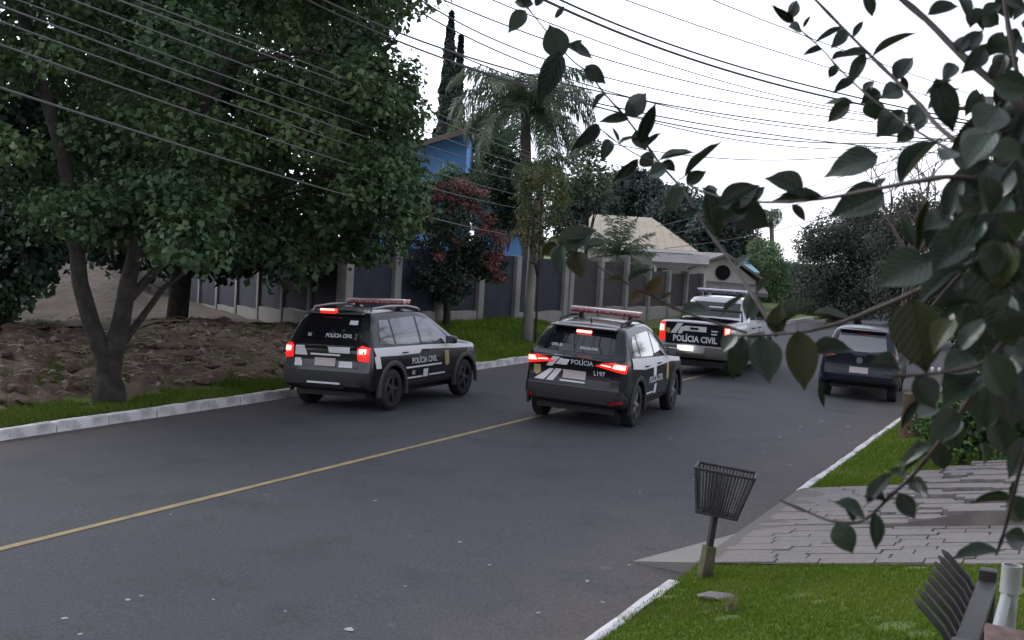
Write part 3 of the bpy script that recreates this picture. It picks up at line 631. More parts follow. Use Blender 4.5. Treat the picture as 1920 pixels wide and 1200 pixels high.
# ------------------------------------------------------------------ houses, fences, poles, cables
def hbox(name, t0, t1, s0, s1, z0, z1, m_, parent):          # a block lying along the street, in street coordinates
    V = [RD(t, s, z) - parent.location for z in (z0, z1) for (t, s) in ((t0, s0), (t1, s0), (t1, s1), (t0, s1))]
    return mesh_obj(name, V, [(3, 2, 1, 0), (4, 5, 6, 7), (0, 1, 5, 4), (1, 2, 6, 5), (2, 3, 7, 6), (3, 0, 4, 7)], m_, parent)
def slab_between(name, a, b, c, d, th, m_, parent):          # a sheet of thickness th over four corners
    P = [Vector(p) - parent.location for p in (a, b, c, d)]; Q = [p - Vector((0, 0, th)) for p in P]
    return mesh_obj(name, P + Q, [(0, 1, 2, 3), (7, 6, 5, 4), (0, 4, 5, 1), (1, 5, 6, 2), (2, 6, 7, 3), (3, 7, 4, 0)], m_, parent)
# blue house: upper gable end and lower wing. camera-facing axes X (right) and Y (away)
bh = tag(empty('blue_house', atz(840, 46, .4)), 'bright blue two storey house half hidden behind the trees', 'house')
def bx(name, x0, x1, y0, y1, z0, z1, m_, parent=bh):
    V = [Vector((x, y, z)) - bh.location for z in (z0, z1) for (x, y) in ((x0, y0), (x1, y0), (x1, y1), (x0, y1))]
    return mesh_obj(name, V, [(3, 2, 1, 0), (4, 5, 6, 7), (0, 1, 5, 4), (1, 2, 6, 5), (2, 3, 7, 6), (3, 0, 4, 7)], m_, parent)
xl, xr_ = atz(640, 45, 0).x, atz(858, 45, 0).x
V = [Vector(p) - bh.location for p in ((xl, 45, .3), (xr_, 45, .3), (xr_, 52, .3), (xl, 52, .3), (xl, 45, 5.5), (xr_, 45, 7.05), (xr_, 52, 7.05), (xl, 52, 5.5))]
mesh_obj('wall', V, [(3, 2, 1, 0), (4, 5, 6, 7), (0, 1, 5, 4), (1, 2, 6, 5), (2, 3, 7, 6), (3, 0, 4, 7)], blue_wall, bh)
rf_ = slab_between('roof', (xl - .5, 44.3, 5.55), (xr_ + .12, 44.3, 7.24), (xr_ + .12, 52.6, 7.24), (xl - .5, 52.6, 5.55), .2, pinkroof, bh)
f1 = bx('window', xl + 2.4, xl + 3.5, 44.94, 45.05, 4.3, 5.2, whitetrim); bx('pane', xl + 2.48, xl + 3.42, 44.92, 44.99, 4.38, 5.12, darkwin, bh)
bx('wing_wall', atz(880, 43, 0).x, atz(985, 43, 0).x, 43, 50, .3, 3.95, blue_wall); bx('wing_roof', atz(876, 43, 0).x, atz(988, 43, 0).x, 42.7, 50.2, 4.0, 4.3, blue_wall)
bx('fascia', atz(876, 43, 0).x, atz(988, 43, 0).x, 42.62, 42.68, 3.35, 3.5, whitetrim); bx('stripe', atz(940, 42.6, 0).x, atz(968, 42.6, 0).x, 42.56, 42.6, 3.72, 3.8, redpaint)
dr = bx('door', atz(928, 43, 0).x, atz(958, 43, 0).x, 42.9, 42.97, .6, 2.5, blue_dark); bx('dark_window', atz(890, 43, 0).x, atz(918, 43, 0).x, 42.93, 42.98, 1.3, 2.5, darkwin)
# tan-roofed house
th_ = tag(empty('tan_roofed_house', atz(1190, 60, .3)), 'cream house with a tan hipped metal roof behind the fence', 'house')
def X(px, d): return (px - 960) / FPX * d
hd = 58.0; zr = at(1160, 404, 61).z; ze = at(1290, 470, hd).z
x0, x1 = X(1075, hd), X(1300, hd); rx0, rx1 = X(1100, 61.5), X(1212, 61.5)
E1 = [Vector((x0, hd, ze)), Vector((x1, hd, ze)), Vector((x1, hd + 8, ze)), Vector((x0, hd + 8, ze))]; R1 = [Vector((rx0, hd + 4, zr)), Vector((rx1, hd + 4, zr))]
V = [p - th_.location for p in E1 + R1] + [p - th_.location - Vector((0, 0, .14)) for p in E1]
ro = mesh_obj('roof', V, [(0, 1, 5, 4), (1, 2, 5), (2, 3, 4, 5), (3, 0, 4), (6, 7, 1, 0), (7, 8, 2, 1), (8, 9, 3, 2), (9, 6, 0, 3)], tanroof, th_)
for k in range(1, 15):
    f = k / 15; a = E1[0].lerp(E1[1], f) + Vector((0, 0, .015)); b = (R1[0].lerp(R1[1], min(1, max(0, (a.x - rx0) / (rx1 - rx0))))); u = 1 if rx0 <= a.x <= rx1 else max(.15, 1 - abs(a.x - (rx1 if a.x > rx1 else rx0)) / max(.2, abs((x1 - rx1) if a.x > rx1 else (x0 - rx0))))
    q = Vector((a.x + (b.x - a.x) * .0, a.y + (R1[0].y - a.y) * u, a.z + (zr - a.z) * u)); V_, F_ = tube_data([a - th_.location, q - th_.location + Vector((0, 0, .015))], .022, 4); mesh_obj('roof_seam', V_, F_, tanroof, ro).parent = ro
def hb(name, x0, x1, y0, y1, z0, z1, m_, parent):
    V = [Vector((x, y, z)) - parent.location for z in (z0, z1) for (x, y) in ((x0, y0), (x1, y0), (x1, y1), (x0, y1))]
    return mesh_obj(name, V, [(3, 2, 1, 0), (4, 5, 6, 7), (0, 1, 5, 4), (1, 2, 6, 5), (2, 3, 7, 6), (3, 0, 4, 7)], m_, parent)
hb('wall', x0 + .4, x1 - .4, hd + .4, hd + 7.5, 0, ze - .15, cream, th_)
hb('gutter', x0 - .03, x1 + .03, hd - .1, hd - .01, ze - .15, ze - .02, whitetrim, th_)
for px in (1130, 1215): hb('window', X(px, hd), X(px + 32, hd), hd + .34, hd + .39, 1.1, 2.2, darkwin, th_)
slab_between('porch_roof', (X(1215, 54), 54, 2.55), (X(1322, 54), 54, 2.55), (X(1322, 57.8), 57.8, 2.95), (X(1215, 57.8), 57.8, 2.95), .12, greyroof, th_)
for px in (1222, 1316): hb('porch_post', X(px, 54), X(px + 4, 54), 54.2, 54.35, 0, 2.42, cream, th_)
# white gabled house with a round vent
gd = 66.0; gh = tag(empty('gabled_house', atz(1345, gd, 0)), 'white gabled house with a round dark vent beyond the pickup', 'house')
gx0, gx1, gxr = X(1238, gd), X(1422, gd), X(1352, gd); gze, gzr = at(1405, 522, gd).z, at(1352, 474, gd).z; gzl = at(1245, 500, gd).z
V = [Vector(p) - gh.location for p in ((gx0 + .3, gd, -.2), (gx1 - .3, gd, -.2), (gx1 - .3, gd, gze - .15), (gxr, gd, gzr - .18), (gx0 + .3, gd, gze - .15))]
V += [v + Vector((0, 9, 0)) for v in V]
mesh_obj('wall', V, [(0, 1, 2, 3, 4), (9, 8, 7, 6, 5), (0, 5, 6, 1), (1, 6, 7, 2), (2, 7, 8, 3), (3, 8, 9, 4), (4, 9, 5, 0)], cream, gh)
slab_between('roof', (gxr, gd - .6, gzr), (gx1 + .25, gd - .6, gze - .1), (gx1 + .25, gd + 9.5, gze - .1), (gxr, gd + 9.5, gzr), .14, greyroof, gh)
slab_between('roof', (gx0 - .25, gd - .6, gze - .1), (gxr, gd - .6, gzr), (gxr, gd + 9.5, gzr), (gx0 - .25, gd + 9.5, gze - .1), .14, greyroof, gh)
vc = at(1355, 511, gd - .1) - gh.location; V, F = lathe([(.0, -.05), (.42, -.05), (.42, .08), (.48, .08), (.48, .0)], 24); mesh_obj('round_vent', [Vector(v) + vc for v in V], F, darkwin, gh)
slab_between('awning', (gx0 - .1, gd - 1.6, gze - .55), (gx1 + .1, gd - 1.6, gze - .75), (gx1 + .1, gd - .02, gze - .35), (gx0 - .1, gd - .02, gze - .2), .22, greyroof, gh)
for px in (1262, 1325, 1392): hb('post', X(px, gd - 1.5), X(px + 6, gd - 1.5), gd - 1.5, gd - 1.35, -.2, gze - .9, whitetrim, gh)
hb('garage_door', X(1275, gd), X(1318, gd), gd - .06, gd - .01, -.1, 1.5, darkwin, gh)
ed = 74; eh = tag(empty('teal_roofed_house', atz(1410, ed, 0)), 'pale house with a teal roof edge beyond the white gable', 'house')
hb('wall', X(1384, ed), X(1412, ed), ed, ed + 5, 0, 2.1, cream, eh); slab_between('roof', (X(1380, ed), ed - .3, 2.1), (X(1416, ed), ed - .3, 2.1), (X(1412, ed), ed + 3, 2.7), (X(1384, ed), ed + 3, 2.7), .1, mat('teal_roof', (.14, .3, .34), .6), eh)

# fences with concrete pillars and dark sheet panels over a plinth
def fence(label, pts, zb, hp, panel, pw=.26, plinth=.6, ground=-.2, gate=()):
    e = tag(empty('panel_fence', pts[0]), label, 'fence'); n = len(pts)
    for i, p in enumerate(pts):
        z = zb[i]; dirv = (pts[min(i + 1, n - 1)] - pts[max(i - 1, 0)]); rot = Matrix.Rotation(math.atan2(dirv.y, dirv.x), 3, 'Z')
        top = z + hp[i] + random.uniform(.03, .1)
        box('pillar', Vector((p.x, p.y, (top + ground) / 2)) - e.location, (pw, pw, top - ground), concrete_d, e, rot, .015)
        if i < n - 1:
            q = pts[i + 1]; d = q - p; L = Vector((d.x, d.y, 0)).length; r2 = Matrix.Rotation(math.atan2(d.y, d.x), 3, 'Z'); mid = (p + q) / 2; zz = (zb[i] + zb[i + 1]) / 2; hh = min(hp[i], hp[i + 1])
            if i in gate: zz0 = ground; h2 = zz + hh - ground
            else: zz0 = zz; h2 = hh; box('plinth', Vector((mid.x, mid.y, (zz + ground) / 2)) - e.location, (L - pw - .01, pw * .7, zz - ground), concrete, e, r2)
            box('panel', Vector((mid.x, mid.y, zz0 + h2 / 2 + .01)) - e.location, (L - pw - .012, .05, h2 - .04), panel, e, r2)
            box('rail', Vector((mid.x, mid.y, zz0 + h2 - .2)) - e.location, (L - pw - .014, .09, .06), panel, e, r2)
    return e
pp = []; P1 = Vector((1.82, 40, 0)); hd_ = math.radians(22)
for k in range(7): pp.append(P1 + Vector((math.sin(hd_), math.cos(hd_), 0)) * 3.3 * k)
fence('dark panel fence with concrete pillars before the tan roofed house', pp, [.80, .86, .72, .66, .55, .45, .4], [1.68, 1.72, 1.98, 1.75, 1.55, 1.6, 1.6], panel_m, .36)
corner = Vector((-4.2, 29.2, 0)); pp = [corner.lerp(P1, f) for f in (0, .17, .34, .52, .70, .972)]
fence('dark fence and gate of the blue house behind the police cars', pp, [.95, .95, .95, .9, .8, .8], [1.75] * 6, panel_b, .3, gate=(3,))
sp_ = []; hs_ = math.radians(-30)
q0 = atz(640, 29.4, 0)
for k in range(9): sp_.append(q0 + Vector((math.sin(hs_), math.cos(hs_), 0)) * (2.2 * k))
fence('navy panel fence with slim pillars running back from the dirt lot', sp_, [1.0 - .13 * k for k in range(9)], [1.9] * 9, panel_b, .2, ground=-.6)
bw = tag(empty('block_wall', sp_[8]), 'grey concrete block wall at the far end of the navy fence', 'wall')
e_ = sp_[8] - bw.location
for r_ in range(8):
    for c_ in range(4):
        box('block', e_ + Vector((-.32 - .42 * c_ + (.2 if r_ % 2 else 0), .12 * c_, -.5 + .3 * r_)), (.40, .2, .285), concrete_d, bw, None, .008)
tag(box('rubble_wall', RD(20, -31, 1.0), (.35, 9, 2.2), mat('brown_masonry', (.14, .10, .085), .9, (.2, .16, .14), 2, (.4, .65), bump=(6, .6, .04)), None, Matrix.Rotation(-RA - .5, 3, 'Z'), .03), 'low brown masonry wall at the back of the dirt lot', 'wall')

# utility poles
def pole(label, base, h, r0, r1, lean=(0, 0), arms=()):
    e = tag(empty('utility_pole', base), label, 'utility pole'); top = Vector((lean[0], lean[1], h))
    V, F = tube_data([(0, 0, -.4), top * .5, top], [r0, (r0 + r1) / 2, r1], 14); mesh_obj('shaft', V, F, concrete_d, e, True, 60)
    for (z, w, az) in arms:
        a = box('crossarm', top * (z / h), (w, .09, .1), mosswood, e, Matrix.Rotation(az, 3, 'Z'), .01)
        for k in (-.45, -.22, .22, .45):
            V, F = lathe([(.02, 0), (.02, .05), (.05, .06), (.03, .1), (.05, .12), (.025, .17), (0, .18)], 10, 'z'); R = Matrix.Rotation(az, 3, 'Z')
            mesh_obj('insulator', [Vector(v) + R @ Vector((k * w, 0, .05)) for v in V], F, whitetrim, a, True).location = (0, 0, 0)
            a.children[-1].location = top * (z / h) if False else (0, 0, 0)
    return e
pb = on(988, 628, .35)
pole('concrete utility pole on the grassy bank in front of the fence', pb, 3.9, .16, .12, (.05, 0))
rb_ = RD(0, 0) + atz(1812, 31, .1)
pole('concrete utility pole behind the leafy branches on the lawn side', rb_, 7.4, .17, .13, (.1, 0), ((7.1, 1.7, -RA), (6.5, 1.3, -RA)))

CABLES = []
def cable(label, pts, r, m_):
    """A slack cable through three points: (px, py, depth) given along lines of sight, drawn as a parabola."""
    A, B, C = [at(*p) for p in pts]; fr = (B - A).length / ((B - A).length + (C - B).length); P = []
    for k in range(33):
        u = k / 32; l0 = (u - fr) * (u - 1) / (fr); l1 = u * (u - 1) / (fr * (fr - 1)); l2 = u * (u - fr) / (1 - fr)
        P.append(A * l0 + B * l1 + C * l2)
    o = tube('overhead_cable', P, r, m_, None, 5); tag(o, label, 'cable', 'overhead cables along the street'); CABLES.append((o, label, P)); return o
cl_ = 'slack overhead cable crossing the forked tree towards the pole on the bank'
for (a, b, c, r) in [((-60, 145, 9), (500, 322, 15), (1000, 447, 36.5), .011), ((-60, 62, 9), (500, 257, 15), (1001, 395, 36.5), .010), ((-60, 18, 9), (500, 219, 15), (1002, 372, 36.5), .009),
                     ((-60, -12, 9), (500, 193, 15), (1003, 345, 36.5), .010), ((20, -5, 9.6), (500, 170, 15), (1003, 330, 36.5), .007), ((120, -6, 10.5), (500, 137, 15), (1004, 318, 36.5), .009), ((205, -6, 11), (500, 103, 15), (1005, 300, 36.5), .011), ((240, -6, 11.4), (520, 98, 15.2), (1006, 292, 36.5), .008)]:
    cable(cl_, (a, b, c), r, wire_m)
cl_ = 'thin overhead cable sagging across the white sky towards the far pole'
for (a, b, c, r) in [((560, -8, 15), (900, 133, 20), (1815, 292, 31), .010), ((590, -8, 15), (900, 114, 20), (1815, 268, 31), .010), ((700, -30, 16), (900, 81, 19), (1815, 262, 31), .008), ((760, -20, 16), (900, 62, 19), (1815, 245, 31), .008), ((800, -14, 17), (1010, 70, 20), (1815, 240, 31), .008),
                     ((1000, -10, 18), (1300, 112, 23), (1815, 232, 31), .016), ((1030, -10, 18), (1300, 98, 23), (1815, 226, 31), .013), ((900, -10, 18), (1240, 118, 22), (1815, 236, 31), .007), ((1120, -20, 19), (1420, 85, 24), (1815, 200, 31), .007), ((1290, -20, 20), (1450, 45, 24), (1815, 175, 31), .007),
                     ((846, 117, 17), (1420, 258, 24), (1815, 255, 31), .009), ((842, 96, 17), (1420, 268, 24), (1815, 258, 31), .007), ((1060, 250, 30), (1420, 300, 30), (1815, 248, 31), .008),
                     ((1200, 470, 60), (1530, 412, 45), (1815, 262, 31), .010), ((1250, 440, 60), (1530, 372, 45), (1815, 250, 31), .010), ((1230, 425, 60), (1530, 346, 45), (1815, 244, 31), .009)]:
    cable(cl_, (a, b, c), r * 1.5, wire_d)

def row_at(P, px):
    best = None
    for p in P:
        v = p - EYE; d = v.dot(FWD)
        if d <= 0: continue
        x = 960 + FPX * v.dot(RIGHT) / d; y = 600 - FPX * v.dot(UPC) / d
        if best is None or abs(x - px) < best[0]: best = (abs(x - px), y)
    return best[1]
ORD = ['lowest', 'second lowest', 'third lowest', 'fourth lowest', 'fifth lowest', 'sixth lowest', 'seventh lowest', 'eighth lowest', 'eighth highest', 'seventh highest', 'sixth highest', 'fifth highest', 'fourth highest', 'third highest', 'second highest', 'highest']
for lab, px in ((CABLES[0][1], 450), (CABLES[-1][1], 1430)):
    g = sorted([c for c in CABLES if c[1] == lab], key=lambda c: -row_at(c[2], px)); names = ORD if len(g) == 16 else ORD[:4] + ORD[-4:]
    for c, nm in zip(g, names): c[0]['label'] = nm + ' ' + lab

# ------------------------------------------------------------------ cars. local axes: x forward from the rear axle, y to the left, z up
def smooth_profile(prof, xs, k=3):
    z = np.interp(xs, [p[0] for p in prof], [p[1] for p in prof])
    if k > 1:
        zp = np.pad(z, k, mode='edge'); ker = np.hanning(2 * k + 3)[1:-1]; z = np.convolve(zp, ker / ker.sum(), 'valid')
    return z
def body_mesh(P):
    xs = np.unique(np.round(np.concatenate([np.arange(P['xr'], P['xr'] + .9, .03), np.arange(P['xr'] + .9, P['xf'] - .5, .06), np.arange(P['xf'] - .5, P['xf'] + .001, .03), [P['xf']]]), 4))
    top = smooth_profile(P['top'], xs, P.get('k', 2)); belt = smooth_profile(P['belt'], xs, 2); W = P['W']; V = []; F = []
    for i, x in enumerate(xs):
        er = max(0, 1 - (x - P['xr']) / P.get('rr', .34)); ef = max(0, 1 - (P['xf'] - x) / .75)
        w = W - P.get('rear_in', .10) * er ** 2.4 - .20 * ef ** 2.2
        zb = P['zb'] + .10 * er ** 1.5 + .10 * max(0, 1 - (P['xf'] - x) / .5) ** 1.5
        zt = top[i]; bl = min(belt[i], zt - .05); g = max(0, zt - bl)
        wt = w * .955 - g * P.get('tumble', .36); hf = [(0, zb), (w * .80, zb), (w * .95, zb + .05), (w * .985, zb + .16), (w, P.get('zw', .62)), (w * .992, (P.get('zw', .62) + bl) / 2), (w * .975, bl - .06), (w * .955, bl)]
        for f in (.25, .5, .75): hf.append((w * .955 + (wt - w * .955) * (f ** 1.08), bl + (g - min(.07, g * .5)) * f))
        hf += [(wt - .005, zt - min(.06, g * .45)), (wt - .05, zt - min(.02, g * .2)), (wt * .72, zt + .008), (wt * .38, zt + .02), (0, zt + .025)]
        ring = [(x, y, z) for (y, z) in hf] + [(x, -y, z) for (y, z) in hf[-2:0:-1]]
        for (x_, y_, z_) in ring:
            fall = max(0, 1 - (x_ - P['xr']) / .45); xo = np.interp(z_, [q[0] for q in P['rear']], [q[1] for q in P['rear']]) * fall
            V.append((x_ + xo, y_, z_))
    n = len(V) // len(xs)
    for i in range(len(xs) - 1):
        for k in range(n): F.append((i * n + k, i * n + (k + 1) % n, (i + 1) * n + (k + 1) % n, (i + 1) * n + k))
    # end caps: rows of quads between the two halves, so that the flat ends follow the height profile
    K = n // 2
    for base, flip in ((0, True), ((len(xs) - 1) * n, False)):
        for k in range(K):
            a, b, c, d = base + k, base + k + 1, base + (n - k - 1) % n, base + (n - k) % n
            q = [a, b, c, d] if k not in (0, K - 1) else ([a, b, c] if k == 0 else [a, b, d])
            F.append(tuple(q if flip else q[::-1]))
    bm = bmesh.new(); vs = [bm.verts.new(v) for v in V]
    for f in F:
        try: bm.faces.new([vs[i] for i in f])
        except ValueError: pass
    bmesh.ops.recalc_face_normals(bm, faces=bm.faces[:]); return bm
def apply_bool(obj, cutter):
    md = obj.modifiers.new('cut', 'BOOLEAN'); md.operation = 'DIFFERENCE'; md.object = cutter; md.solver = 'EXACT'
    dg = bpy.context.evaluated_depsgraph_get(); me = bpy.data.meshes.new_from_object(obj.evaluated_get(dg)); obj.modifiers.clear(); obj.data = me
    bpy.data.objects.remove(cutter)
class Skin:
    """The body's surface, to lay windows, lamps, lettering and trim on."""
    def __init__(s, bm): s.t = BVHTree.FromBMesh(bm)
    def hit(s, axis, a, b):
        if axis == 'rear': r = s.t.ray_cast(Vector((-6, a, b)), Vector((1, 0, 0)))
        elif axis == 'front': r = s.t.ray_cast(Vector((9, a, b)), Vector((-1, 0, 0)))
        elif axis == 'right': r = s.t.ray_cast(Vector((a, -4, b)), Vector((0, 1, 0)))
        elif axis == 'left': r = s.t.ray_cast(Vector((a, 4, b)), Vector((0, -1, 0)))
        else: r = s.t.ray_cast(Vector((a, b, 5)), Vector((0, 0, -1)))
        return r[0]
def patch_bm(skin, axis, poly, off, step=.07, depth=.0):
    bm = bmesh.new(); f = bm.faces.new([bm.verts.new((p[0], p[1], 0)) for p in poly])
    for ax in (0, 1):
        lo = min(p[ax] for p in poly); hi = max(p[ax] for p in poly); q = lo + step
        while q < hi - .01:
            no = Vector((1, 0, 0)) if ax == 0 else Vector((0, 1, 0)); co = Vector((q, 0, 0)) if ax == 0 else Vector((0, q, 0))
            bmesh.ops.bisect_plane(bm, geom=bm.verts[:] + bm.edges[:] + bm.faces[:], plane_co=co, plane_no=no); q += step
    D = {'rear': Vector((-1, 0, 0)), 'front': Vector((1, 0, 0)), 'right': Vector((0, -1, 0)), 'left': Vector((0, 1, 0)), 'top': Vector((0, 0, 1))}[axis]
    last = None
    for v in bm.verts:
        a, b = v.co.x, v.co.y; h = skin.hit(axis, a, b)
        if h is None:
            k = 1
            while h is None and k < 30: h = skin.hit(axis, a * (1 - .01 * k) if axis in ('rear', 'front') else a, b - .004 * k); k += 1
            if h is None: h = last or Vector((0, 0, 0))
            h = Vector((h.x, a, b)) if axis in ('rear', 'front') else (Vector((a, h.y, b)) if axis in ('right', 'left') else h)
        last = h; v.co = h + D * off
    if depth:
        r = bmesh.ops.extrude_face_region(bm, geom=bm.faces[:])
        for v in [g for g in r['geom'] if isinstance(g, bmesh.types.BMVert)]: v.co -= D * depth
    bmesh.ops.recalc_face_normals(bm, faces=bm.faces[:])
    if not depth:
        nrm = sum((f.normal * f.calc_area() for f in bm.faces), Vector())
        if nrm.dot(D) < 0: bmesh.ops.reverse_faces(bm, faces=bm.faces[:])
    return bm
def patch(name, skin, axis, poly, m_, parent, off=.004, depth=.0, step=.07):
    return bm_obj(name, patch_bm(skin, axis, poly, off, step, depth), m_, parent, True, 40)
def rect(a0, b0, a1, b1): return [(a0, b0), (a1, b0), (a1, b1), (a0, b1)]
def lettering(text, skin, axis, a, b, size, m_, parent, off=.009, xs=1.0, shear=0.0, bold=.015, flip=1):
    cu = bpy.data.curves.new('lettering', 'FONT'); cu.body = text; cu.size = size; cu.align_x = 'CENTER'; cu.align_y = 'CENTER'; cu.offset = bold * size; cu.resolution_u = 2; cu.shear = shear
    ob = bpy.data.objects.new('lettering', cu); COL.objects.link(ob); dg = bpy.context.evaluated_depsgraph_get(); me = bpy.data.meshes.new_from_object(ob.evaluated_get(dg)); bpy.data.objects.remove(ob)
    D = {'rear': Vector((-1, 0, 0)), 'right': Vector((0, -1, 0)), 'left': Vector((0, 1, 0))}[axis]
    sg = -1 if axis in ('rear', 'left') else 1                 # reading direction seen from outside
    for v in me.vertices:
        p = a + sg * v.co.x * xs; q = b + v.co.y; h = skin.hit(axis, p, q)
        if h is None: h = Vector((a, p, q)) if axis == 'rear' else Vector((p, 0, q))
        v.co = h + D * off
    me.materials.clear(); me.materials.append(m_)
    return link(bpy.data.objects.new('lettering', me), parent)
def wheel(parent, x, y, R, w, rimm, spokes=5, rr=.64):
    e = bpy.data.objects.new('wheel', None); link(e, parent); e.location = (x, y, R); sg = 1 if y > 0 else -1
    V, F = lathe([(R * rr, -w / 2 + .01), (R * .78, -w / 2), (R * .93, -w / 2 + .008), (R * .985, -w / 2 + .03), (R, -w / 4), (R, w / 4), (R * .985, w / 2 - .03), (R * .93, w / 2 - .008), (R * .78, w / 2), (R * rr, w / 2 - .01)], 36)
    mesh_obj('tyre', V, F, rubber, e, True, 50)
    parts = [lathe([(0, sg * (w / 2 - .075)), (R * rr * .98, sg * (w / 2 - .075)), (R * rr, sg * (w / 2 - .02)), (R * rr * .93, sg * (w / 2 - .005)), (R * rr * .90, sg * (w / 2 - .03))], 32)]
    o = mesh_obj('rim', *merge(parts), alloy_d, e, True, 40)
    bm = bmesh.new()
    for k in range(spokes):
        a = 2 * math.pi * k / spokes; c = Vector((math.cos(a), 0, math.sin(a))) * R * rr * .48 + Vector((0, sg * (w / 2 - .035), 0)); rot = Matrix.Rotation(-a, 3, 'Y')
        add_box(bm, c, (R * rr * .86, .03, R * .17), rot, .008)
    add_box(bm, (0, sg * (w / 2 - .03), 0), (.11, .04, .11), None, .015); bm_obj('spokes', bm, rimm, e, True, 40)
    return e
def arch(parent, x, y, R, wd, m_, side):
    V = []; F = []; n = 22
    for k in range(n + 1):
        a = math.radians(-12 + 204 * k / n)
        for (r, dy) in ((R, -.02), (R, wd), (R + .05, wd + .012), (R + .085, wd - .005), (R + .09, -.02)):
            V.append((x + r * math.cos(a), y + side * dy, .34 + r * math.sin(a)))
        if k:
            for j in range(4): F.append(((k - 1) * 5 + j, (k - 1) * 5 + j + 1, k * 5 + j + 1, k * 5 + j))
    return mesh_obj('wheel_arch', V, F, m_, parent, True, 40)
def light_bar(parent, x, z, w, lensm, topm, tilt=0):
    e = box('light_bar', (x, 0, z), (.26, w, .04), topm, parent, None, .012)
    for k in range(5): box('lens', (x, (k - 2) * w / 5, z - .045), (.235, w / 5 - .012, .06), lensm, e, None, .014)
    for sg in (-1, 1): box('bracket', (x, sg * w * .36, z - .115), (.1, .06, .09), plastic, e, None, .008)
    return e
def mirror(parent, x, y, z, m_):
    sg = 1 if y > 0 else -1; e = box('mirror', (x, y + sg * .10, z), (.12, .2, .14), m_, parent, Matrix.Rotation(sg * .15, 3, 'Z'), .03)
    box('mirror_glass', (x - .064, y + sg * .10, z), (.006, .16, .1), glass_side, e, Matrix.Rotation(sg * .15, 3, 'Z'))
def car(name, label, x, y, th, tilt, P, group=None):
    """Empty at the rear axle on the asphalt, heading th from +Y towards +X; body, wheels, arches."""
    e = tag(empty(name, (x, y, P['z'])), label, 'car', group)
    e.scale = (1, 1, P.get('zs', 1))
    e.rotation_euler = (Matrix.Rotation(math.pi / 2 - th, 4, 'Z') @ Matrix.Rotation(tilt, 4, 'X')).to_euler()
    bm = body_mesh(P); skin = Skin(bm); body = bm_obj('body', bm, P['paint'], e, True, 38)
    body.parent = None
    bm = bmesh.new(); R = P['R']
    for wx in (0, P['wb']):
        for sg in (-1, 1): bmesh.ops.create_cone(bm, cap_ends=True, segments=32, radius1=R + .065, radius2=R + .065, depth=.42, matrix=Matrix.Translation((wx, sg * (P['W'] - .10), R + .01)) @ Matrix.Rotation(math.pi / 2, 4, 'X'))
    if 'bed' in P:
        b = P['bed']; add_box(bm, ((b[0] + b[1]) / 2, 0, b[3] + .5), (b[1] - b[0], b[2] * 2, 1.0))
    cut = bm_obj('cutter', bm); apply_bool(body, cut); body.parent = e
    if not body.data.materials: body.data.materials.append(P['paint'])
    body.data.polygons.foreach_set('use_smooth', [True] * len(body.data.polygons)); body.data.set_sharp_from_angle(angle=math.radians(38))
    for wx in (0, P['wb']):
        for sg in (-1, 1):
            wheel(e, wx, sg * (P['W'] - .115), R, P.get('tw', .215), P['rim'], P.get('spokes', 5)); arch(e, wx, sg * P['W'] * .985, R + .06, .03, P['archm'], sg)
    box('underbody', ((P['xr'] + P['xf']) / 2, 0, .30), (P['xf'] - P['xr'] - .5, P['W'] * 1.5, .14), plastic, e)
    return e, skin
def both(fn):
    for ax, sg in (('right', -1), ('left', 1)): fn(ax, sg)
def bulb(skin, poly, parent, name='tail_bulb', axis='rear', off=.03): return patch(name, skin, axis, poly, bulb_on, parent, off, .015)

# ---- boxy estate on the far side
P = dict(zs=1.035, xr=-.80, xf=3.50, W=.91, zb=.30, wb=2.673, R=.345, rim=alloy_d, paint=blackpaint, archm=plastic_l, z=-.058, tumble=.33, rr=.28, rear_in=.09,
         top=[(-.80, 1.02), (-.72, 1.10), (-.66, 1.16), (-.40, 1.60), (-.30, 1.625), (.5, 1.655), (1.2, 1.635), (1.55, 1.57), (2.38, 1.14), (2.55, 1.09), (3.2, .99), (3.42, .84), (3.50, .66)],
         belt=[(-.8, 1.06), (0, 1.04), (2.4, .98), (3.5, .9)], rear=[(.3, .06), (.42, .0), (.62, .0), (.70, .07), (1.0, .06), (1.15, .02), (1.3, 0)])
car_a, sk = car('police_car', 'black and white police estate with roof rails nearest the white kerb', -2.79, 20.55, math.radians(25.2), math.radians(-2.2), P, 'police cars driving away')
e = car_a
patch('rear_window', sk, 'rear', [(-.60, 1.17), (.60, 1.17), (.53, 1.52), (-.53, 1.52)], glass_dark, e, .006)
patch('tailgate', sk, 'rear', [(-.66, .72), (.66, .72), (.64, 1.08), (-.64, 1.08)], blackpaint, e, .006, .01)
bp = patch('bumper', sk, 'rear', [(-.86, .36), (.86, .36), (.88, .66), (-.88, .66)], plastic, e, .035, .04)
patch('skid_plate', sk, 'rear', rect(-.42, .38, .42, .45), alloy_d, e, .05, .02)
patch('skid_plate_trim', sk, 'rear', rect(-.36, .455, .30, .485), vinyl, e, .052, .012)
for sg in (-1, 1):
    tl = patch('taillight', sk, 'rear', [(sg * .66, .86), (sg * .84, .84), (sg * .85, 1.06), (sg * .72, 1.10), (sg * .65, 1.05)], lens_on, e, .03, .05)
    bulb(sk, rect(sg * .69, .965, sg * .81, 1.045), tl, off=.038)
patch('number_plate', sk, 'rear', rect(-.21, .74, .21, .87), plate_m, e, .018, .012)
patch('chrome_strip', sk, 'rear', rect(-.30, .91, .30, .94), vinyl, e, .014, .006)
patch('livery_stripe', sk, 'rear', [(.62, .90), (.36, .90), (.42, 1.06), (.60, 1.06)], vinyl, e, .012)
patch('livery_stripe', sk, 'rear', [(-.08, .96), (-.5, .96), (-.5, 1.06), (-.06, 1.06)], vinyl, e, .012)
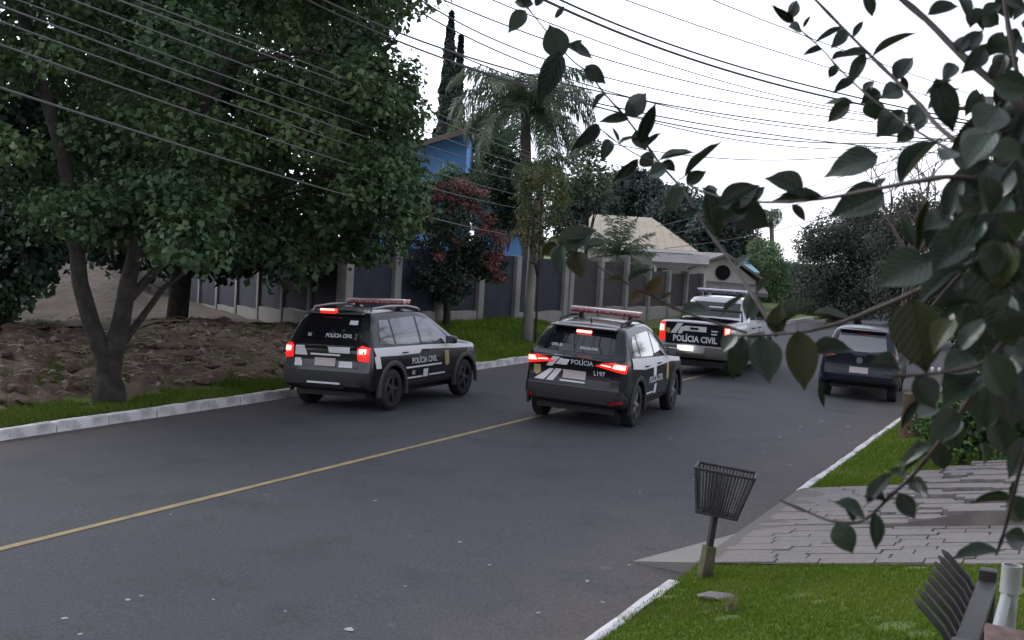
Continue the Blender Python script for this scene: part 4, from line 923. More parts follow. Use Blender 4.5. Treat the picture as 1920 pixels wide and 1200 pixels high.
patch('livery_stripe', sk, 'rear', [(.62, .72), (.45, .72), (.5, .85), (.62, .85)], vinyl, e, .012)
patch('livery_stripe', sk, 'rear', [(-.28, .73), (-.56, .73), (-.54, .83), (-.28, .83)], vinyl, e, .012)
patch('window_sticker', sk, 'rear', [(-.33, 1.42), (-.50, 1.42), (-.49, 1.49), (-.33, 1.49)], vinyl, e, .01)
lettering('POLÍCIA CIVIL', sk, 'rear', -.20, 1.235, .085, vinyl, e, .012); lettering('RS', sk, 'rear', .40, 1.235, .07, vinyl, e, .012)
box('spoiler', (-.40, 0, 1.595), (.16, 1.10, .035), blackpaint, e, Matrix.Rotation(-.1, 3, 'Y'), .012)
bl = box('brake_light', (-.47, .12, 1.63), (.10, .30, .085), lens_on, e, None, .012); box('brake_bulb', (-.53, .12, 1.655), (.02, .28, .03), bulb_on, bl)
for sg in (-1, 1):
    tube('roof_rail', [(-.30, sg * .60, 1.60), (-.22, sg * .60, 1.69), (.3, sg * .61, 1.715), (.9, sg * .61, 1.71), (1.3, sg * .60, 1.66), (1.38, sg * .60, 1.62)], [.018, .022, .022, .022, .022, .016], alloy, e, 8)
light_bar(e, .92, 1.80, 1.22, bar_red, bar_pale)
def sides(ax, sg):
    patch('side_window', sk, ax, [(-.36, 1.12), (.10, 1.09), (.10, 1.50), (-.20, 1.50)], glass_side, e, .005)
    patch('side_window', sk, ax, [(.16, 1.09), (.98, 1.06), (1.0, 1.53), (.16, 1.51)], glass_side, e, .005)
    patch('side_window', sk, ax, [(1.06, 1.055), (2.10, 1.03), (2.14, 1.06), (1.55, 1.47), (1.07, 1.53)], glass_side, e, .005)
    for (a0, a1, b1, b2) in ((.20, 1.00, 1.03, 1.00), (1.03, 2.05, 1.00, .99)):
        d = patch('door', sk, ax, [(max(a0, .36), .46), (a1, .46), (a1, b2), (a0, b1), (a0, .72)] if a0 < .5 else [(a0, .46), (a1, .46), (a1, b2), (a0, b1)], blackpaint, e, .004, .006)
        V, F = tube_data([(a0 + .09, sg * .915, .94), (a0 + .13, sg * .945, .945), (a0 + .24, sg * .945, .945), (a0 + .28, sg * .915, .94)], .012, 6); mesh_obj('door_handle', V, F, blackpaint, d, True)
    patch('livery_stripe', sk, ax, [(-.55, .92), (.15, .90), (.9, .90), (1.0, .97), (2.3, .92), (3.1, .90), (3.1, .945), (2.4, 1.0), (1.2, 1.035), (.1, 1.05), (-.6, 1.06)], vinyl, e, .010)
    patch('livery_stripe', sk, ax, [(-.56, .72), (-.40, .72), (-.44, .92), (-.60, .92)], vinyl, e, .010)
    patch('livery_stripe', sk, ax, [(.42, .66), (1.7, .66), (1.7, .69), (.42, .69)], vinyl, e, .010)
    patch('livery_stripe', sk, ax, [(.42, .48), (1.0, .48), (1.0, .51), (.42, .51)], vinyl, e, .010); patch('livery_stripe', sk, ax, [(1.24, .49), (1.85, .49), (1.85, .52), (1.24, .52)], vinyl, e, .010)
    patch('livery_panel', sk, ax, [(1.03, .48), (1.20, .48), (1.20, .62), (1.03, .62)], vinyl, e, .010)
    patch('crest', sk, ax, [(1.84, .66), (1.92, .62), (2.0, .66), (2.0, .90), (1.84, .90)], vinyl_y, e, .010)
    lettering('POLÍCIA CIVIL', sk, ax, 1.08, .775, .145, vinyl, e, .011)
    lettering('RS', sk, ax, .68, .575, .10, vinyl, e, .011)
    mirror(e, 1.95, sg * .88, 1.09, blackpaint)
    patch('sill_trim', sk, ax, rect(.42, .33, 2.25, .44), plastic_l, e, .012, .02)
both(sides)
for sg in (-1, 1): patch('headlight', sk, 'front', [(sg * .45, .72), (sg * .74, .74), (sg * .72, .86), (sg * .45, .84)], glass_side, e, .012, .02)
patch('grille', sk, 'front', rect(-.4, .55, .4, .78), plastic, e, .012, .02)
patch('windscreen', sk, 'front', [(-.62, 1.16), (.62, 1.16), (.52, 1.50), (-.52, 1.50)], glass_dark, e, .006)
tube('antenna', [(1.2, .0, 1.66), (1.0, 0, 1.86)], [.006, .003], plastic, e, 5)

# ---- crossover in the middle of the street
P = dict(zs=1.085, xr=-.86, xf=3.60, W=.9125, zb=.29, wb=2.64, R=.345, rim=alloy, paint=blackpaint, archm=plastic, z=-.025, tumble=.37, rr=.36, rear_in=.12,
         top=[(-.86, 1.04), (-.78, 1.10), (-.70, 1.14), (-.36, 1.53), (-.25, 1.56), (.5, 1.60), (1.1, 1.585), (1.5, 1.50), (2.35, 1.09), (2.55, 1.04), (3.3, .92), (3.52, .78), (3.60, .6)],
         belt=[(-.86, 1.10), (0, 1.06), (2.4, .98), (3.6, .88)], rear=[(.3, .10), (.40, .0), (.60, .0), (.72, .09), (.90, .05), (1.06, 0), (1.3, 0)])
car_b, sk = car('police_car', 'black police crossover with pink light bar astride the yellow line', 1.36, 20.2, math.radians(21.4), math.radians(1.6), P, 'police cars driving away')
e = car_b
patch('rear_window', sk, 'rear', [(-.63, 1.15), (.63, 1.15), (.55, 1.45), (-.55, 1.45)], glass_dark, e, .006)
patch('tailgate', sk, 'rear', [(-.62, .66), (.62, .66), (.68, .90), (.66, 1.10), (-.66, 1.10), (-.68, .90)], blackpaint, e, .006, .01)
patch('bumper', sk, 'rear', [(-.88, .34), (.88, .34), (.90, .50), (.84, .62), (-.84, .62), (-.90, .50)], plastic, e, .04, .05)
patch('skid_plate', sk, 'rear', rect(-.5, .33, .5, .40), alloy_d, e, .055, .02)
for sg in (-1, 1):
    tl = patch('taillight', sk, 'rear', [(sg * .36, .985), (sg * .60, .945), (sg * .86, .90), (sg * .875, 1.03), (sg * .70, 1.06), (sg * .50, 1.035)], lens_on, e, .03, .05)
    bulb(sk, [(sg * .66, .975), (sg * .85, .955), (sg * .855, 1.025), (sg * .70, 1.04)], tl, off=.04); bulb(sk, [(sg * .46, 1.0), (sg * .64, .985), (sg * .64, 1.005), (sg * .47, 1.015)], tl, 'tail_strip', off=.04)
    patch('reflector', sk, 'rear', [(sg * .66, .40), (sg * .86, .44), (sg * .85, .50), (sg * .68, .46)], lens_off, e, .055, .01)
patch('number_plate', sk, 'rear', rect(-.20, .74, .20, .87), plate_m, e, .018, .012)
patch('livery_stripe', sk, 'rear', [(.70, .68), (.52, .68), (.36, .86), (.44, .86)], vinyl, e, .012); patch('livery_stripe', sk, 'rear', [(.48, .68), (.36, .68), (.22, .87), (.33, .87)], vinyl, e, .012)
patch('livery_stripe', sk, 'rear', [(.24, .69), (-.20, .69), (-.20, .715), (.24, .715)], vinyl, e, .012)
patch('livery_stripe', sk, 'rear', [(.50, .90), (.40, .90), (.22, 1.09), (.36, 1.09)], vinyl, e, .012); patch('livery_stripe', sk, 'rear', [(.34, .94), (.14, .94), (.05, 1.09), (.20, 1.09)], vinyl, e, .012)
lettering('POLÍCIA', sk, 'rear', -.13, 1.0, .105, vinyl, e, .013); lettering('L197', sk, 'rear', -.43, .86, .10, vinyl, e, .013)
lettering('CIVIL RS', sk, 'rear', .40, 1.225, .055, vinyl, e, .012); lettering('POLÍCIA CIVIL', sk, 'rear', -.17, 1.215, .05, vinyl, e, .012)
patch('crest', sk, 'rear', [(.72, .78), (.66, .74), (.60, .78), (.60, .90), (.72, .90)], vinyl_y, e, .012)
patch('brake_light', sk, 'rear', rect(-.13, 1.44, .13, 1.475), bulb_on, e, .05, .03)
box('spoiler', (-.42, 0, 1.525), (.22, 1.12, .035), blackpaint, e, Matrix.Rotation(-.08, 3, 'Y'), .012)
tube('antenna', [(-.08, 0, 1.58), (-.16, 0, 1.66)], [.018, .006], plastic, e, 6)
for sg in (-1, 1): tube('roof_rail', [(-.22, sg * .55, 1.54), (-.12, sg * .55, 1.61), (.4, sg * .56, 1.645), (.9, sg * .56, 1.635), (1.25, sg * .55, 1.57)], [.014, .02, .02, .02, .014], plastic, e, 8)
light_bar(e, .70, 1.76, 1.26, bar_red, bar_pale)
def sides(ax, sg):
    patch('side_window', sk, ax, [(-.32, 1.17), (.10, 1.12), (.10, 1.44), (-.10, 1.42)], glass_side, e, .005)
    patch('side_window', sk, ax, [(.16, 1.115), (1.0, 1.08), (1.02, 1.47), (.16, 1.45)], glass_side, e, .005)
    patch('side_window', sk, ax, [(1.08, 1.075), (2.05, 1.05), (2.1, 1.07), (1.5, 1.42), (1.09, 1.47)], glass_side, e, .005)
    for (a0, a1, b1, b2) in ((.22, 1.02, 1.05, 1.03), (1.05, 2.0, 1.03, 1.01)):
        d = patch('door', sk, ax, [(max(a0, .4), .46), (a1, .46), (a1, b2), (a0, b1), (a0, .74)] if a0 < .5 else [(a0, .46), (a1, .46), (a1, b2), (a0, b1)], blackpaint, e, .004, .006)
        V, F = tube_data([(a0 + .09, sg * .915, .95), (a0 + .13, sg * .945, .955), (a0 + .24, sg * .945, .955), (a0 + .28, sg * .915, .95)], .012, 6); mesh_obj('door_handle', V, F, blackpaint, d, True)
    patch('livery_stripe', sk, ax, [(-.45, .96), (.3, .90), (1.0, .90), (2.2, .92), (2.9, .88), (2.9, .94), (2.2, 1.02), (1.0, 1.06), (.1, 1.09), (-.45, 1.12)], vinyl, e, .010)
    patch('livery_stripe', sk, ax, [(.9, .76), (1.1, .76), (1.1, .92), (.9, .92)], vinyl, e, .010); patch('livery_panel', sk, ax, [(1.0, .46), (1.16, .46), (1.16, .62), (1.0, .62)], vinyl, e, .010)
    patch('crest', sk, ax, [(1.84, .66), (1.92, .62), (2.0, .66), (2.0, .92), (1.84, .92)], vinyl_y, e, .010)
    patch('livery_stripe', sk, ax, [(.5, .48), (.95, .48), (.95, .51), (.5, .51)], vinyl, e, .010)
    lettering('POLÍCIA CIVIL', sk, ax, 1.1, .70, .15, vinyl, e, .011)
    mirror(e, 1.92, sg * .88, 1.10, blackpaint)
    patch('sill_trim', sk, ax, rect(.45, .32, 2.2, .42), plastic, e, .012, .02)
both(sides)
for sg in (-1, 1): patch('headlight', sk, 'front', [(sg * .42, .72), (sg * .72, .74), (sg * .70, .83), (sg * .42, .80)], glass_side, e, .012, .02)
patch('grille', sk, 'front', rect(-.42, .45, .42, .68), plastic, e, .012, .02)
patch('windscreen', sk, 'front', [(-.62, 1.13), (.62, 1.13), (.5, 1.44), (-.5, 1.44)], glass_dark, e, .006)

# ---- pickup ahead
P = dict(zs=1.06, xr=-1.26, xf=4.08, W=.92, zb=.42, wb=3.085, R=.38, rim=alloy, paint=whitepaint, archm=plastic, z=-.02, tumble=.25, rr=.2, rear_in=.04, zw=.75, k=1, tw=.25,
         top=[(-1.26, 1.24), (-1.2, 1.27), (.50, 1.28), (.62, 1.30), (.74, 1.45), (.92, 1.74), (1.02, 1.78), (1.6, 1.80), (2.05, 1.74), (2.85, 1.24), (3.0, 1.2), (3.85, 1.08), (4.03, .95), (4.08, .75)],
         belt=[(-1.26, 1.22), (.5, 1.23), (2.6, 1.15), (4.08, 1.0)], rear=[(.3, .1), (1.3, 0)], bed=(-1.16, .46, .74, .82))
car_c, sk = car('police_pickup', 'white and black police pickup ahead with POLÍCIA CIVIL on the tailgate', 4.95, 29.6, math.radians(24.0), 0, P, 'police cars driving away')
e = car_c
tg = patch('tailgate', sk, 'rear', [(-.72, .74), (.72, .74), (.72, 1.235), (-.72, 1.235)], blackpaint, e, .02, .03)
lettering('POLÍCIA CIVIL', sk, 'rear', -.02, .865, .195, vinyl, e, .03, xs=.9, bold=.03)
patch('livery_stripe', sk, 'rear', [(.60, .98), (.46, .98), (.28, 1.22), (.42, 1.22)], vinyl, e, .027)
patch('livery_stripe', sk, 'rear', [(.42, .98), (.32, .98), (.27, 1.05), (-.30, 1.05), (-.30, 1.17), (.22, 1.17), (.34, 1.13)], vinyl, e, .027)
patch('livery_stripe', sk, 'rear', [(-.42, 1.0), (-.56, 1.0), (-.56, 1.03), (-.42, 1.03)], vinyl, e, .027); patch('livery_stripe', sk, 'rear', [(-.42, 1.07), (-.58, 1.07), (-.58, 1.10), (-.42, 1.10)], vinyl, e, .027)
patch('tailgate_handle', sk, 'rear', rect(-.1, 1.09, .1, 1.14), blackpaint, e, .04, .02)
patch('crest', sk, 'rear', [(.70, 1.0), (.65, .97), (.61, 1.0), (.61, 1.09), (.70, 1.09)], vinyl_y, e, .027)
for sg in (-1, 1):
    tl = patch('taillight', sk, 'rear', rect(sg * .735, .80, sg * .885, 1.24), lens_on, e, .022, .04); bulb(sk, rect(sg * .76, 1.02, sg * .865, 1.17), tl, off=.03)
    patch('rear_bumper', sk, 'rear', [(sg * .28, .50), (sg * .86, .50), (sg * .88, .70), (sg * .30, .70)], bumper_m, e, .12, .13)
patch('rear_bumper', sk, 'rear', rect(-.275, .46, .275, .56), bumper_m, e, .13, .12)
patch('number_plate', sk, 'rear', [(-.02, .60), (.38, .60), (.38, .72), (-.02, .72)], plate_lit, e, .135, .01)
patch('rear_window', sk, 'rear', [(-.64, 1.34), (.64, 1.34), (.60, 1.68), (-.60, 1.68)], glass_dark, e, .006)
patch('window_strip', sk, 'rear', rect(-.35, 1.55, .2, 1.575), vinyl, e, .012)
tube('sport_bar', [(.30, -.80, 1.24), (.42, -.74, 1.50), (.42, .74, 1.50), (.30, .80, 1.24)], .03, plastic, e, 8)
light_bar(e, 1.3, 1.97, 1.3, bar_blue, bar_white)
def sides(ax, sg):
    patch('side_window', sk, ax, [(.92, 1.30), (1.55, 1.28), (1.57, 1.68), (1.0, 1.68)], glass_side, e, .005)
    patch('side_window', sk, ax, [(1.62, 1.28), (2.55, 1.24), (2.6, 1.26), (2.02, 1.64), (1.63, 1.68)], glass_side, e, .005)
    for (a0, a1) in ((.86, 1.58), (1.61, 2.5)):
        d = patch('door', sk, ax, [(a0, .52), (a1, .52), (a1, 1.2), (a0, 1.22)], whitepaint, e, .004, .006)
        V, F = tube_data([(a0 + .09, sg * .925, 1.1), (a0 + .13, sg * .955, 1.105), (a0 + .24, sg * .955, 1.105), (a0 + .28, sg * .925, 1.1)], .014, 6); mesh_obj('door_handle', V, F, plastic, d, True)
    patch('livery_panel', sk, ax, [(.44, .50), (2.5, .50), (2.5, .98), (.6, .98), (.46, .86)], blackpaint, e, .011)
    patch('livery_panel', sk, ax, [(-1.2, .55), (-.50, .55), (-.46, .92), (-1.2, .98)], blackpaint, e, .011)
    lettering('POLÍCIA CIVIL', sk, ax, 1.5, .74, .18, vinyl, e, .016); mirror(e, 2.45, sg * .92, 1.28, blackpaint)
    tube('side_step', [(.45, sg * .90, .40), (2.6, sg * .90, .40)], .035, plastic, e, 8)
both(sides)
for sg in (-1, 1): patch('headlight', sk, 'front', [(sg * .45, .88), (sg * .76, .9), (sg * .72, 1.0), (sg * .45, .98)], glass_side, e, .012, .02)
patch('grille', sk, 'front', rect(-.42, .62, .42, .95), plastic, e, .012, .02); patch('windscreen', sk, 'front', [(-.64, 1.29), (.64, 1.29), (.56, 1.67), (-.56, 1.67)], glass_dark, e, .006)

# ---- parked hatchback by the lawn
P = dict(zs=1.08, xr=-.66, xf=3.22, W=.84, zb=.28, wb=2.47, R=.30, rim=alloy, paint=navypaint, archm=navypaint, z=-.088, tumble=.38, rr=.32, rear_in=.10,
         top=[(-.66, .96), (-.58, 1.02), (-.50, 1.06), (-.22, 1.43), (-.1, 1.47), (.5, 1.495), (1.0, 1.48), (1.35, 1.40), (2.1, 1.02), (2.3, .97), (2.95, .86), (3.16, .7), (3.22, .55)],
         belt=[(-.66, 1.0), (0, .98), (2.2, .92), (3.2, .82)], rear=[(.3, .10), (.42, .0), (.56, .0), (.66, .06), (1.0, .02), (1.3, 0)])
car_d, sk = car('parked_hatchback', 'dark hatchback parked by the lawn kerb with unlit tail lamps', 7.98, 26.6, math.radians(21.0), math.radians(.8), P)
e = car_d
patch('rear_window', sk, 'rear', [(-.56, 1.06), (-.2, 1.02), (.2, 1.02), (.56, 1.06), (.49, 1.37), (-.49, 1.37)], mat('pale_reflecting_glass', (.10, .115, .125), .06, spec=1, coat=1), e, .006)
patch('tailgate', sk, 'rear', [(-.56, .56), (.56, .56), (.58, 1.0), (-.58, 1.0)], navypaint, e, .006, .01)
patch('bumper', sk, 'rear', [(-.80, .34), (.80, .34), (.81, .54), (-.81, .54)], navypaint, e, .035, .04)
patch('diffuser', sk, 'rear', rect(-.5, .32, .5, .42), plastic, e, .05, .02)
for sg in (-1, 1):
    tl = patch('taillight', sk, 'rear', [(sg * .52, .90), (sg * .76, .86), (sg * .78, .98), (sg * .70, 1.03), (sg * .56, 1.01)], lens_off, e, .03, .05)
patch('emblem', sk, 'rear', [(.07 * math.cos(a), .84 + .07 * math.sin(a)) for a in [math.pi / 6 * k for k in range(12)]], alloy, e, .02, .012)
patch('number_plate', sk, 'rear', rect(-.2, .58, .2, .70), plate_m, e, .018, .012)
box('spoiler', (-.28, 0, 1.44), (.18, 1.0, .03), navypaint, e, None, .01)
patch('brake_light', sk, 'rear', rect(-.12, 1.375, .12, 1.395), lens_off, e, .05, .03)
def sides(ax, sg):
    patch('side_window', sk, ax, [(-.05, 1.04), (.72, 1.02), (.74, 1.38), (.12, 1.36)], glass_side, e, .005); patch('side_window', sk, ax, [(.78, 1.015), (1.8, .985), (1.84, 1.0), (1.3, 1.32), (.79, 1.38)], glass_side, e, .005)
    for (a0, a1) in ((.14, .75), (.78, 1.75)):
        d = patch('door', sk, ax, [(max(a0, .38), .44), (a1, .44), (a1, .96), (a0, .97), (a0, .7)] if a0 < .5 else [(a0, .44), (a1, .44), (a1, .96), (a0, .97)], navypaint, e, .004, .006)
        V, F = tube_data([(a0 + .09, sg * .845, .86), (a0 + .13, sg * .87, .865), (a0 + .24, sg * .87, .865), (a0 + .28, sg * .845, .86)], .012, 6); mesh_obj('door_handle', V, F, navypaint, d, True)
    mirror(e, 1.66, sg * .81, 1.03, navypaint)
both(sides)
for sg in (-1, 1): patch('headlight', sk, 'front', [(sg * .38, .66), (sg * .66, .68), (sg * .64, .78), (sg * .38, .74)], glass_side, e, .012, .02)
patch('grille', sk, 'front', rect(-.35, .45, .35, .6), plastic, e, .012, .02); patch('windscreen', sk, 'front', [(-.56, 1.06), (.56, 1.06), (.46, 1.36), (-.46, 1.36)], glass_dark, e, .006)

# ------------------------------------------------------------------ trash basket on its post
bk = tag(empty('trash_basket', RD(10.2, -2.95, .08)), 'dark wire trash basket leaning on a post at the lawn corner', 'trash basket')
bk.rotation_euler = (0, math.radians(5.5), 0)
box('post_sleeve', (0, 0, .11), (.11, .11, .30), mosswood, bk, Matrix.Rotation(.3, 3, 'Z'), .012, .9)
box('post', (0, 0, .40), (.052, .052, .36), iron, bk, Matrix.Rotation(.3, 3, 'Z'), .006)
BR = Matrix.Rotation(math.radians(-14), 3, 'Z')
def bpt(a, b, f): w = .182 + .083 * f; d = .125 + .06 * f; return BR @ Vector((a * w, b * d, 0)) + Vector((.015 * f + .02, 0, .56 + .40 * f))
for f, r in ((0, .008), (1, .013)):
    c = [bpt(*q, f) for q in ((-1, -1), (1, -1), (1, 1), (-1, 1), (-1, -1))]
    bm = bmesh.new()
    for i in range(4):
        V, F = tube_data([c[i], c[i + 1]], r, 6); o = [bm.verts.new(v) for v in V]; [bm.faces.new([o[k] for k in q]) for q in F]
    bm_obj('rim', bm, iron, bk, True, 50)
barm = None
for (qa, qb, n) in (((-1, -1), (1, -1), 17), ((1, -1), (1, 1), 11), ((1, 1), (-1, 1), 17), ((-1, 1), (-1, -1), 11)):
    for k in range(n):
        u = (k + .5) / n; a = qa[0] + (qb[0] - qa[0]) * u; b = qa[1] + (qb[1] - qa[1]) * u
        tube('bar', [bpt(a, b, 0), bpt(a, b, 1)], .0075, iron_l if k % 3 else iron, bk, 4)
for k in range(7):
    a = -0.9 + 1.8 * k / 6; tube('floor_bar', [bpt(a, -1, 0), bpt(a, 1, 0)], .005, iron, bk, 4)
box('bracket', BR @ Vector((.02, 0, 0)) + Vector((0, 0, .565)), (.3, .05, .02), iron, bk, BR)

# stone, tuft and litter on the lawn and the street
def rock(name, loc, sc, m_, label, cat, group=None, seed=0, parent=None):
    r = random.Random(seed); bm = bmesh.new(); bmesh.ops.create_icosphere(bm, subdivisions=2, radius=1)
    for v in bm.verts: v.co = Vector((v.co.x * sc[0], v.co.y * sc[1], v.co.z * sc[2])) * r.uniform(.82, 1.15)
    o = bm_obj(name, bm, m_, None, True, 50); o.location = loc; return tag(o, label, cat, group)
rock('flat_stone', RD(9.45, -2.62, terr(9, -2.62) + .01), (.15, .10, .03), slab_m[2], 'flat pale stone lying in the lawn by the trash basket', 'stone', seed=3)
p = RD(9.05, -2.38, terr(9, -2.38)); V = []; F = []
for k in range(60):
    a = random.uniform(0, 6.28); L = random.uniform(.05, .30) * random.random() ** .4; d = Vector((math.cos(a) * random.uniform(0, .6), math.sin(a) * random.uniform(0, .6), 1)).normalized() * L; w = Vector((math.sin(a), -math.cos(a), 0)) * .004; o = len(V); q = Vector((random.gauss(0, .02), random.gauss(0, .02), 0)); V += [q - w, q + w, q + d]; F.append((o, o + 1, o + 2))
tf = mesh_obj('grass_tuft', V, F, straw_m); tf.location = p; tag(tf, 'dry brown grass tuft standing up from the near lawn', 'grass tuft')
lv_me = []
for k in range(4):
    r = random.Random(k); V = [(r.uniform(-.5, .5), r.uniform(-.5, .5), 0) for _ in range(1)]; pts = [(math.cos(a) * r.uniform(.5, 1), math.sin(a) * r.uniform(.3, .7), r.uniform(0, .08)) for a in [i * math.pi / 3 for i in range(6)]]
    me = bpy.data.meshes.new('litter_scrap'); me.from_pydata(pts + [(0, 0, .06)], [], [(i, (i + 1) % 6, 6) for i in range(6)]); me.materials.append(litter_m); lv_me.append(me)
for k, (px, py, sz) in enumerate([(703, 940, .05), (1257, 823, .055), (862, 1017, .05), (918, 1060, .05), (655, 1182, .09), (240, 1125, .05), (265, 1118, .04), (150, 1190, .05), (535, 1147, .03), (120, 1160, .05), (400, 1125, .03), (1200, 925, .04), (1130, 1130, .04), (1100, 1090, .05), (1180, 1060, .04), (1430, 850, .05), (1462, 820, .06), (1500, 800, .05), (1540, 790, .07), (1565, 768, .05), (1590, 800, .06), (1480, 872, .06), (1410, 905, .05), (1435, 885, .045), (320, 965, .03), (1300, 900, .03), (760, 1100, .03), (1010, 1150, .05)]):
    p = on(px, py, road_z(ts(on(px, py))[1])); o = link(bpy.data.objects.new('litter_scrap', lv_me[k % 4])); o.location = p + Vector((0, 0, .004)); o.scale = (sz * .75, sz * .75, sz); o.rotation_euler = (0, 0, random.uniform(0, 6.28)); tag(o, 'small pale scrap of litter lying on the asphalt', 'litter', 'pale litter scraps on the street')
for k, (px, py) in enumerate([(455, 745), (300, 742)]): pass
st = tag(empty('stump_post', RD(20.6, -2.6, terr(20.6, -2.6))), 'thick brown timber post beside the parked hatchback', 'post')
V, F = lathe([(.0, -.1), (.19, -.1), (.17, .15), (.15, .6), (.16, .72), (.0, .75)], 12, 'z'); mesh_obj('post_shaft', V, F, mat('brown_timber', (.11, .07, .045), .9, (.07, .045, .03), 6, bump=(20, .7, .02)), st, True, 50)

# ------------------------------------------------------------------ unseen house the view is taken from, and trees, added to darken sky reflections
vh = tag(empty('unseen_house', (3.5, -4.0, .5)), 'unseen cream plastered house added behind the spiked fence to block the sky', 'house')
def vb(name, x0, x1, y0, y1, z0, z1, m_): return hb(name, x0, x1, y0, y1, z0, z1, m_, vh)
vb('wall', -3.0, 12.0, -9.0, -1.6, 0, 5.6, cream); slab_between('roof', (-3.8, -.6, 5.4), (12.8, -.6, 5.4), (12.8, -5.3, 7.4), (-3.8, -5.3, 7.4), .18, pinkroof, vh); slab_between('roof', (-3.8, -5.3, 7.4), (12.8, -5.3, 7.4), (12.8, -10, 5.4), (-3.8, -10, 5.4), .18, pinkroof, vh)
for x0 in (-1.8, 5.0, 8.6): vb('window', x0, x0 + 1.4, -1.62, -1.55, 3.4, 4.7, darkwin)
vb('balcony', -3.0, 12.0, -1.55, .0 - .5, .9, 1.05, concrete)
for (lab, t0, s0, h) in [('unseen tree added back along the kerb behind the view', -6, -15.5, 7.0), ('second unseen tree added further back along the far kerb', -15, -16, 8.0), ('unseen tree added beside the cream house', -9, -2.5, 7.5), ('third unseen tree added well back along the far kerb', -26, -15, 8.5)]:  # out of view, added to keep bright sky off the car rears
    b = RD(t0, s0, .05); cl = [(tuple(b + Vector((random.gauss(0, 1.7), random.gauss(0, 1.7), random.uniform(.35, 1) * h))), random.uniform(.6, 1.1)) for _ in range(40)]
    tree('sky_block_tree', lab, b, [([b - Vector((0, 0, .2)), b + Vector((.1, 0, h * .3)), b + Vector((0, .1, h * .7))], .22, .08)], cl, lf_dark, 150, .26, limbs=8)

# ------------------------------------------------------------------ spiked front fence, pipe and tiled coping at the near corner
fs = -.30
nf = tag(empty('spiked_fence', RD(4.5, fs, terr(4.5, fs))), 'dark iron fence with outward leaning spikes above the near lawn', 'fence')
ztop = 1.67
def fl(t, s, z): return RD(t, s, z) - nf.location
box('top_rail', fl(4.64, fs, ztop), (.075, 1.08, .035), iron, nf, Matrix.Rotation(-RA, 3, 'Z'), .006); box('bottom_rail', fl(4.64, fs, .78), (.04, 1.08, .04), iron, nf, Matrix.Rotation(-RA, 3, 'Z'), .006)
k = 0; t = 4.2
while t < 5.1:
    bm = bmesh.new(); parts = [tube_data([fl(t, fs - .02, .55), fl(t, fs - .02, ztop - .03)], .0125, 6), tube_data([fl(t, fs - .02, ztop - .03), fl(t, fs - .07, ztop + .05), fl(t + .02, fs - .155, ztop + .125), fl(t + .026, fs - .175, ztop + .14)], [.0125, .0135, .0125, .004], 6)]
    V, F = merge(parts); mesh_obj('spike', V, F, iron, nf, True, 60); t += .115; k += 1
for t in (4.1, 5.16): box('fence_post', fl(t, fs, 1.1), (.07, .07, 1.26), iron, nf, Matrix.Rotation(-RA, 3, 'Z'), .006)
lwall = tag(empty('low_wall', RD(4.64, fs + .05, 0)), 'low plastered wall carrying the iron fence', 'wall')
box('wall', Vector((0, 0, .3)), (.2, 1.3, .8), concrete, lwall, Matrix.Rotation(-RA, 3, 'Z'), .01)
pc = at(1896, 1085, 2.95)
pv = tag(empty('drain_pipe', (pc.x, pc.y, 0)), 'white plastic pipe standing behind the spiked fence', 'pipe'); lz = pc.z + .035
V, F = lathe([(.0, .2), (.02, .2), (.02, lz - .07), (.025, lz - .07), (.025, lz), (.021, lz), (.021, lz - .03), (0, lz - .03)], 20, 'z'); mesh_obj('pipe_tube', V, F, pvc, pv, True, 40)
br_a, br_b = at(1895, 1085, 3.05), at(1862, 1215, 2.7)
tag(tube('grey_brace', [br_a, br_a.lerp(br_b, .5), br_b], .014, mat('grey_paint', (.26, .28, .28), .6), None, 8), 'slanting grey tube brace next to the white pipe', 'tube')
cp = tag(empty('tile_coping', at(1930, 1335, 2.5)), 'reddish brown tile coping at the bottom corner', 'coping')
for i in range(5):
    for j in range(3):
        o = box('tile', Vector((.02 + .098 * i, -.12 + .15 * j, .02 + .03 * j - .012 * i)), (.094, .16, .022), tile_m, cp, Matrix.Rotation(.2, 3, 'X') @ Matrix.Rotation(-.35, 3, 'Z'), .006)
box('coping_base', Vector((.2, 0, -.5)), (.5, .45, .92), concrete_d, cp, Matrix.Rotation(-.35, 3, 'Z'))

